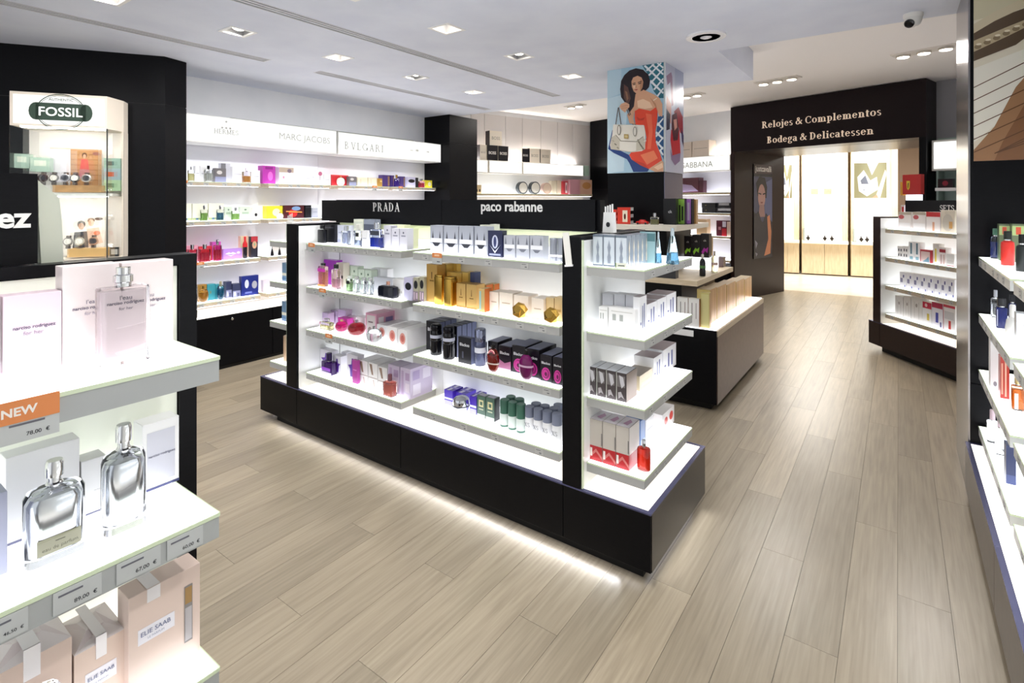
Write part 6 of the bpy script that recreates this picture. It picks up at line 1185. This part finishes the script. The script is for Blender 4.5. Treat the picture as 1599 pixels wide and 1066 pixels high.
L2 = [rect('#c3c6d8', 0, 0, 1, 1), rect('#aab2cc', .5, 0, 1, .45), ('#8f6a84', [(.05, .12), (.3, .06), (.36, .1), (.42, .36), (.32, .38), (.25, .16), (.1, .2)]), ('#d0a096', [(.05, .3), (.3, .36), (.3, .55), (.05, .5)]), ('#2a2440', [(.05, .42), (.25, .46), (.22, .6), (.05, .62)]),
 ('#a02a3a', [(.45, .42), (.7, .36), (.95, .44), (.98, .62), (.8, .6), (.6, .5)]), ('#c42634', [(.3, .6), (.75, .58), (.82, .8), (.36, .84), (.26, .7)]), ('#5a2434', [(.34, .46), (.6, .42), (.72, .58), (.66, .68), (.42, .7), (.32, .58)]), ('#d9a090', [(.42, .5), (.6, .48), (.62, .56), (.48, .6)]), ('#8a7098', [(.25, .78), (.36, .84), (.82, .8), (.78, .88), (.5, .93), (.3, .88)]), ('#3a3566', [(.85, .55), (1, .62), (1, .74), (.9, .68)])]
p2 = poster('advertising_poster', .47, .925, L2); p2.location = (-1.601, 4.675, 1.794); p2.rotation_euler = (0, 0, math.pi/2); tag(p2, 'poster of a red high-heeled shoe on the right side of the column', 'poster')
# big poster on the pier: sunlit deck boards, rope and a blue bag
L3 = [rect('#e9dfc6', 0, 0, 1, 1), ('#d5cba9', [(0, 0), (.42, 0), (.2, .22), (0, .24)]), ('#f4eedc', [(0, .5), (.26, .42), (.3, .5), (.12, .8), (0, .9)]), ('#a57a55', [(0, .94), (.1, .82), (.2, .62), (.3, .5), (1, .4), (1, 1), (0, 1)]), ('#8a6040', [(.14, .9), (.3, .6), (1, .56), (1, 1), (.1, 1)])]
for i in range(9): L3.append(('#6a4a32', [(0, .60 + i*.07), (0, .605 + i*.07), (.42, .42 + i*.07), (.42, .414 + i*.07)] if .605 + i*.07 < 1 else [(.1, .96), (.1, .965), (.42, .8 + .03*(i - 6)), (.42, .794 + .03*(i - 6))]))
L3 += [('#5f4d3a', [(0, .28), (.1, .25), (.3, .2), (.34, .3), (.2, .4), (0, .46)]), ('#d9caa8', [(0, .26), (.1, .21), (.3, .14), (.32, .18), (.1, .26), (0, .31)]), ('#c3b08c', [(0, .35), (.16, .3), (.33, .25), (.33, .28), (.16, .35), (0, .41)])]
for i in range(7): L3.append(ell('#8d7a5c', .02 + i*.045, .385 - i*.017, .018, .012, 10)); L3.append(ell('#efe2c4', .025 + i*.045, .372 - i*.017, .014, .006, 10))
L3 += [('#c8c2b4', [(.05, 0), (.13, 0), (.17, .15), (.1, .14)]), ('#f1ead9', [(.2, .08), (.3, .0), (.6, .02), (.6, .17), (.24, .16)]), ('#9a6e50', [(.28, .16), (.33, .16), (.34, .42), (.3, .44)]), ('#8a5c46', [(.34, .16), (.42, .16), (.42, .3), (.36, .34)]), ('#2f3880', [(.32, .5), (.36, .36), (.46, .28), (1, .26), (1, .66), (.34, .64)]), ('#d8402c', [(.29, .52), (.32, .38), (.38, .28), (.46, .24), (.46, .27), (.39, .32), (.345, .4), (.32, .5), (.36, .58), (.46, .6), (.46, .625), (.35, .6)]), ('#3a2a20', [(.32, .65), (1, .66), (1, .72), (.35, .69)])]
p3 = poster('advertising_poster', .80, .955, L3, '#3b4a3a'); p3.location = (.715, 3.643, 1.753); tag(p3, 'large poster of deck boards, rope and a blue bag on the right pier', 'poster')
# tall portrait poster on the arch jamb
L4 = [rect('#1d1a22', 0, 0, 1, 1), ('#4a4c66', [(0, .13), (1, .13), (1, .75), (0, .5)]), ('#5f6488', [(.55, .2), (1, .15), (1, .75), (.6, .6)]), ('#191318', [(.12, .2), (.3, .13), (.6, .14), (.72, .24), (.68, .36), (.2, .34)]), ell('#b58a82', .42, .34, .2, .13), ('#3a2a2c', [(.24, .3), (.4, .31), (.4, .325), (.24, .315)]), ('#3a2a2c', [(.48, .31), (.62, .3), (.62, .315), (.48, .325)]), ('#8a5a54', [(.35, .4), (.5, .4), (.46, .415), (.38, .415)]), ('#a07c78', [(.3, .43), (.55, .43), (.6, .56), (.25, .56)]), ('#26222e', [(0, .55), (.25, .5), (.45, .64), (.65, .52), (1, .62), (1, 1), (0, 1)]), ('#c8805a', [(.72, .56), (.86, .54), (.95, .72), (.9, .96), (.55, .98), (.78, .8)]), ('#8a8898', [(.05, .8), (.2, .84), (.1, .9)]), ('#8a8898', [(.08, .93), (.2, .95), (.12, .98)]), rect('#4a3a3c', 0, 0, 1, .1)]
JF = Frame(AR.pt(0)[:2], (.3048, .9524))
ja, jb = JF.a(1176), JF.a(1204.5); jz0, jz1 = JF.z(1190, 402.5), JF.z(1190, 257)
p4 = poster('advertising_poster', jb - ja, jz1 - jz0, L4, '#201c20'); p4.location = JF.pt((ja + jb)/2, -.010, jz0); p4.rotation_euler = (0, 0, JF.rz); tag(p4, 'narrow dark portrait poster on the left jamb of the archway', 'poster')
put_text(text_mesh('justcavalli', M('#d8cfc8', .5), .02), p4, 0, -.006, (jz1 - jz0)*.945, width=(jb - ja)*.88)
# ------------------------------------------------------------------ watch room cabinets
for i, (pl, pr) in enumerate(((1212, 1248), (1252, 1324), (1329, 1402))):
    a0, a1 = RM.a(pl), RM.a(pr); c = RM.empty('watch_cabinet', a0, 0, 0); w = a1 - a0
    tag(c, ('cream watch cabinet showing just past the portrait jamb', 'cream watch cabinet with a two-watch picture in the middle of the arch', 'cream watch cabinet with a photographic picture at the right of the arch')[i], 'cabinet', 'lit watch cabinets')
    dw = (w - .012)/2
    for k in range(2): Box('door', .003 + k*(dw + .006), .003 + k*(dw + .006) + dw, 0, .02, .03, .66, CREAMWOOD, c)
    Box('body', 0, w, .02, .45, .02, .66, CREAMWOOD, c); Box('ledge', 0, w, -.12, .45, .66, .72, M('#f3e9d6', .4), c)
    Box('side_post', w - .1, w, .0, .45, .72, 2.62, CREAMWOOD, c); Box('side_post', 0, .05, .0, .45, .72, 2.62, CREAMWOOD, c); pass
    bk = Box('lit_back', .05, w - .1, .25, .27, .72, 2.62, ROOMGLOW, c)
    gp = Box('glass_stand', .02, .08, -.1, .06, .72, .98, M('#cfdcd8', .1, trans=.6), c)
    if i == 1:
        for k in range(11): Box('print_mark', w*.26 + k*w*.042, w*.26 + k*w*.042 + .012, .247, .249, 2.2, 2.2 + (.035, .05, .03)[k % 3], M('#a9a49a', .5), bk)
        for sx in (-.14, .1): 
            wf = MB(); oval(wf, w*.47 + sx, 1.93, .11, .12, .248, M('#b9b39c', .5), .02); oval(wf, w*.47 + sx, 1.93, .05, .06, .2478, M('#d5d0c0', .5), .01); wf.face([(w*.47 + sx - .07, .248, 1.68), (w*.47 + sx + .07, .248, 1.68), (w*.47 + sx + .07, .248, 1.8), (w*.47 + sx - .07, .248, 1.8)], M('#9a9682', .5)); wf.build('watch_picture', bk)
    if i != 1:
        hh = 2.18; LP = [rect('#8a8a70', 0, 0, 1, 1), ('#c9d0d8', [(.1, .4), (.3, .2), (.5, .5), (.7, .4), (.75, .75), (.4, .95), (.15, .8)]), ('#efece2', [(.4, 0), (.75, 0), (.55, .35)]), ('#efe6da', [(.65, 1), (.95, .2), (1, .3), (.8, 1)]), ('#6a7080', [(.2, .5), (.35, .35), (.45, .6), (.3, .8)]), rect('#f2f2ee', .15, .6, .7, .75), ('#d8907a', [(.55, 1), (.7, .9), (.75, 1)])]
        pp_ = poster('picture', w - .22, .72, LP); pp_.parent = c; pp_.location = (w*.46, .246, 1.6)
for i, (px, py, zz) in enumerate(((1262, 381, .72), (1288, 376, .72), (1299, 379, .72), (1345, 380, .72), (1354, 380, .72))):
    a = RM.a(px, -.03); wt = MB(); wt.lathe([(.03, 0), (.03, .012)], M('#5a5450', .25, metal=.7), 14).build
    o = MB().lathe([(.034, -.008), (.036, 0), (.034, .008)], M('#4a4440', .2, metal=.8), 16).build('wristwatch', None, RM.pt(a, -.03, .722 + .045), RM.rz); o.rotation_euler = (math.radians(70), 0, RM.rz)
    s_ = MB().box(-.012, .012, -.07, .07, -.012, -.008, M('#3a3230', .5)).build('strap', o)
    tag(o, '%s small wristwatch from left on the watch room ledges' % ('first', 'second', 'third', 'fourth', 'fifth')[i], 'watch', 'watches on the ledges')
# ------------------------------------------------------------------ contents of the watch showcase
def fo_box(px0, px1, py0, py1, b, d, mat, name, label, cat, prints=None):
    a0, a1 = FO.a(px0, b), FO.a(px1, b); z1, z0 = FO.z((px0 + px1)/2, py0, b), FO.z((px0 + px1)/2, py1, b)
    o = MB().box(0, a1 - a0, 0, d, 0, z1 - z0, mat).build(name, None, FO.pt(a0, b, z0), FO.rz); tag(o, label, cat); return o, a1 - a0, z1 - z0
WD = noisy('showcase_wood', '#9a7448', '#b98f5c', 10, .5, (2, 8, 2))
pb_ = -.06
def fo_poster(px0, px1, py0, py1, b, layers, label):
    a0, a1 = FO.a(px0, b), FO.a(px1, b); z1, z0 = FO.z((px0 + px1)/2, py0, b), FO.z((px0 + px1)/2, py1, b)
    o = poster('display_picture', a1 - a0, z1 - z0, layers); o.location = FO.pt((a0 + a1)/2, b, z0); o.rotation_euler = (0, 0, FO.rz); tag(o, label, 'picture')
LWD = [rect('#a87c50', 0, 0, 1, 1)] + [rect('#8a6038', 0, .14*i, 1, .14*i + .02) for i in range(1, 7)] + [ell('#2a1a18', .45, .17, .08, .08), ell('#c89a84', .45, .2, .05, .06), ('#c2484a', [(.35, .27), (.55, .27), (.6, .55), (.3, .55)]), ('#a86a70', [(.3, .55), (.6, .55), (.62, .8), (.28, .8)]), ell('#7a4a4a', .82, .12, .12, .05)]
fo_poster(110, 159, 233, 290, pb_, LWD, 'wooden plank picture of a girl in pink in the watch showcase')
fo_poster(78, 110, 231, 285, pb_ - .004, [rect('#d5d4dc', 0, 0, 1, 1), rect('#b9a58a', 0, 0, 1, .03)], 'plain pale board beside the plank picture in the watch showcase')
LPP = [rect('#f2efe6', 0, 0, 1, 1), ell('#2a2624', .42, .22, .1, .1), ell('#b98a6a', .42, .27, .07, .09), ('#3a3a40', [(.25, .42), (.58, .4), (.6, .9), (.2, .9)]), ell('#8a6a50', .66, .12, .09, .07), ell('#e0b898', .66, .18, .07, .09), ('#e2c3ac', [(.55, .34), (.85, .3), (.95, .7), (.6, .8)]), ell('#d8683a', .8, .45, .08, .06), ell('#5a4a44', .85, .08, .1, .04)]
fo_poster(100, 164, 337, 397, pb_, LPP, 'picture of two smiling people in the lower watch showcase')
for i, (y0, y1, c, p_) in enumerate(((247, 263, '#8fb0a0', '#3a5a58'), (263, 281, '#9ab4b8', '#d0603a'), (281, 298, '#a8c8a0', '#5a7a5a'))):
    o, w_, h_ = fo_box(162, 188, y0, y1, -.14, .08, M(c, .4), 'storage_tin', 'decorated green tin in the showcase, %s of three stacked' % ('top', 'middle', 'bottom')[i], 'tin')
    q = MB().box(w_*.15, w_*.6, -.001, 0, h_*.3, h_*.7, M(p_, .5)).build('tin_print', o)
for i, (x0, x1, y0, y1) in enumerate(((22, 46, 240, 262), (47, 78, 246, 268))):
    o, w_, h_ = fo_box(x0, x1, y0, y1, -.12 - .02*i, .06, M('#9fb8a8', .4), 'storage_tin', 'grey-green tin at the left side of the showcase, %s one' % ('left', 'right')[i], 'tin')
    MB().box(w_*.2, w_*.8, -.001, 0, h_*.4, h_*.8, M('#d4dccb', .5)).build('tin_print', o)
rs_, w_, ht1 = fo_box(82, 158, 289, 300, -.22, .1, WD, 'riser', 'wooden riser carrying the upper row of watches', 'riser')
rs2, w_, ht2 = fo_box(105, 164, 388, 401, -.24, .1, M('#d9b070', .5), 'riser', 'curved wooden riser in the lower showcase', 'riser')
for i, (px, py, c) in enumerate(((67, 286, '#4a2a20'), (84, 286, '#3a3030'), (102, 287, '#c9c9d0'), (117, 288, '#23252c'), (135, 283, '#d8d4cc'), (124, 386, '#d8d0bc'), (146, 386, '#cfa080'), (106, 386, '#8a8680'))):
    b = -.2; a = FO.a(px, b); z = FO.z(px, py, b) + .012
    o = MB().lathe([(.028, -.007), (.032, 0), (.029, .007), (.02, .008)], M(c, .25, metal=.6), 18).build('wristwatch', None, FO.pt(a, b, z + .02), 0); o.rotation_euler = (math.radians(80), 0, FO.rz)
    MB().lathe([(.022, .0082), (.0215, .0086)], M('#22242c' if i % 2 == 0 else '#e9e6dc', .3), 18).build('dial', o)
    st_ = MB().box(-.013, .013, -.05, -.028, -.02, -.002, M('#3a2c26', .5)); st_.box(-.013, .013, .028, .045, -.02, -.002, M('#3a2c26', .5)); st_.build('strap', o)
    o.location.z = (rs_ if i < 5 else rs2).location.z + (ht1 if i < 5 else ht2) + .052
    tag(o, 'wristwatch on the %s showcase riser, %s from left' % ('upper' if i < 5 else 'lower', ('first', 'second', 'third', 'fourth', 'fifth', 'second', 'third', 'first')[i]), 'watch', 'watches in the showcase')
b = -.14; a = FO.a(179, b); z = FO.z(179, 376, b)
o = MB().box(-.028, .028, -.01, .01, -.035, .035, M('#33363a', .25, metal=.5)).build('wristwatch', None, FO.pt(a, b, zb + .036), FO.rz); MB().box(-.02, .02, -.0125, -.01, -.02, .02, M('#c9c9c4', .3)).build('dial', o); tag(o, 'square steel wristwatch at the right corner of the showcase', 'watch', 'watches in the showcase')
# ------------------------------------------------------------------ labels for the merchandise
ORD = ['first', 'second', 'third', 'fourth', 'fifth', 'sixth', 'seventh', 'eighth', 'ninth', 'tenth', 'eleventh', 'twelfth']
NAMES = {'box': 'carton', 'bottle': 'perfume_bottle', 'spray can': 'spray_can', 'card': 'shelf_card', 'display board': 'display_board', 'tin': 'gift_tin', 'gift bag': 'gift_bag', 'holder': 'strip_holder'}
grp = {}
for it in ITEMS: grp.setdefault((it[1], it[2]), []).append(it)
for (desc, shelf_), L_ in grp.items():
    L_.sort(key=lambda q: q[4])
    for i, it in enumerate(L_):
        lab = '%s on the %s' % (desc, shelf_) if len(L_) == 1 else '%s, %s from left on the %s' % (desc, ORD[i], shelf_)
        ws = lab.split()
        if len(ws) > 16: lab = lab.replace(' on the ', ', ')
        it[0].name = NAMES[it[3]]; tag(it[0], lab, it[3], '%s items on the %s' % (it[3], shelf_))
# bright room and fill from the lamps the shop has outside the frame
for (x, y) in ((-1.5, 12.0), (.4, 11.8)): area('room_lamp', (x, y, 2.84), 1.2, 100.0*LAMP_GAIN, col=(1, .96, .9))
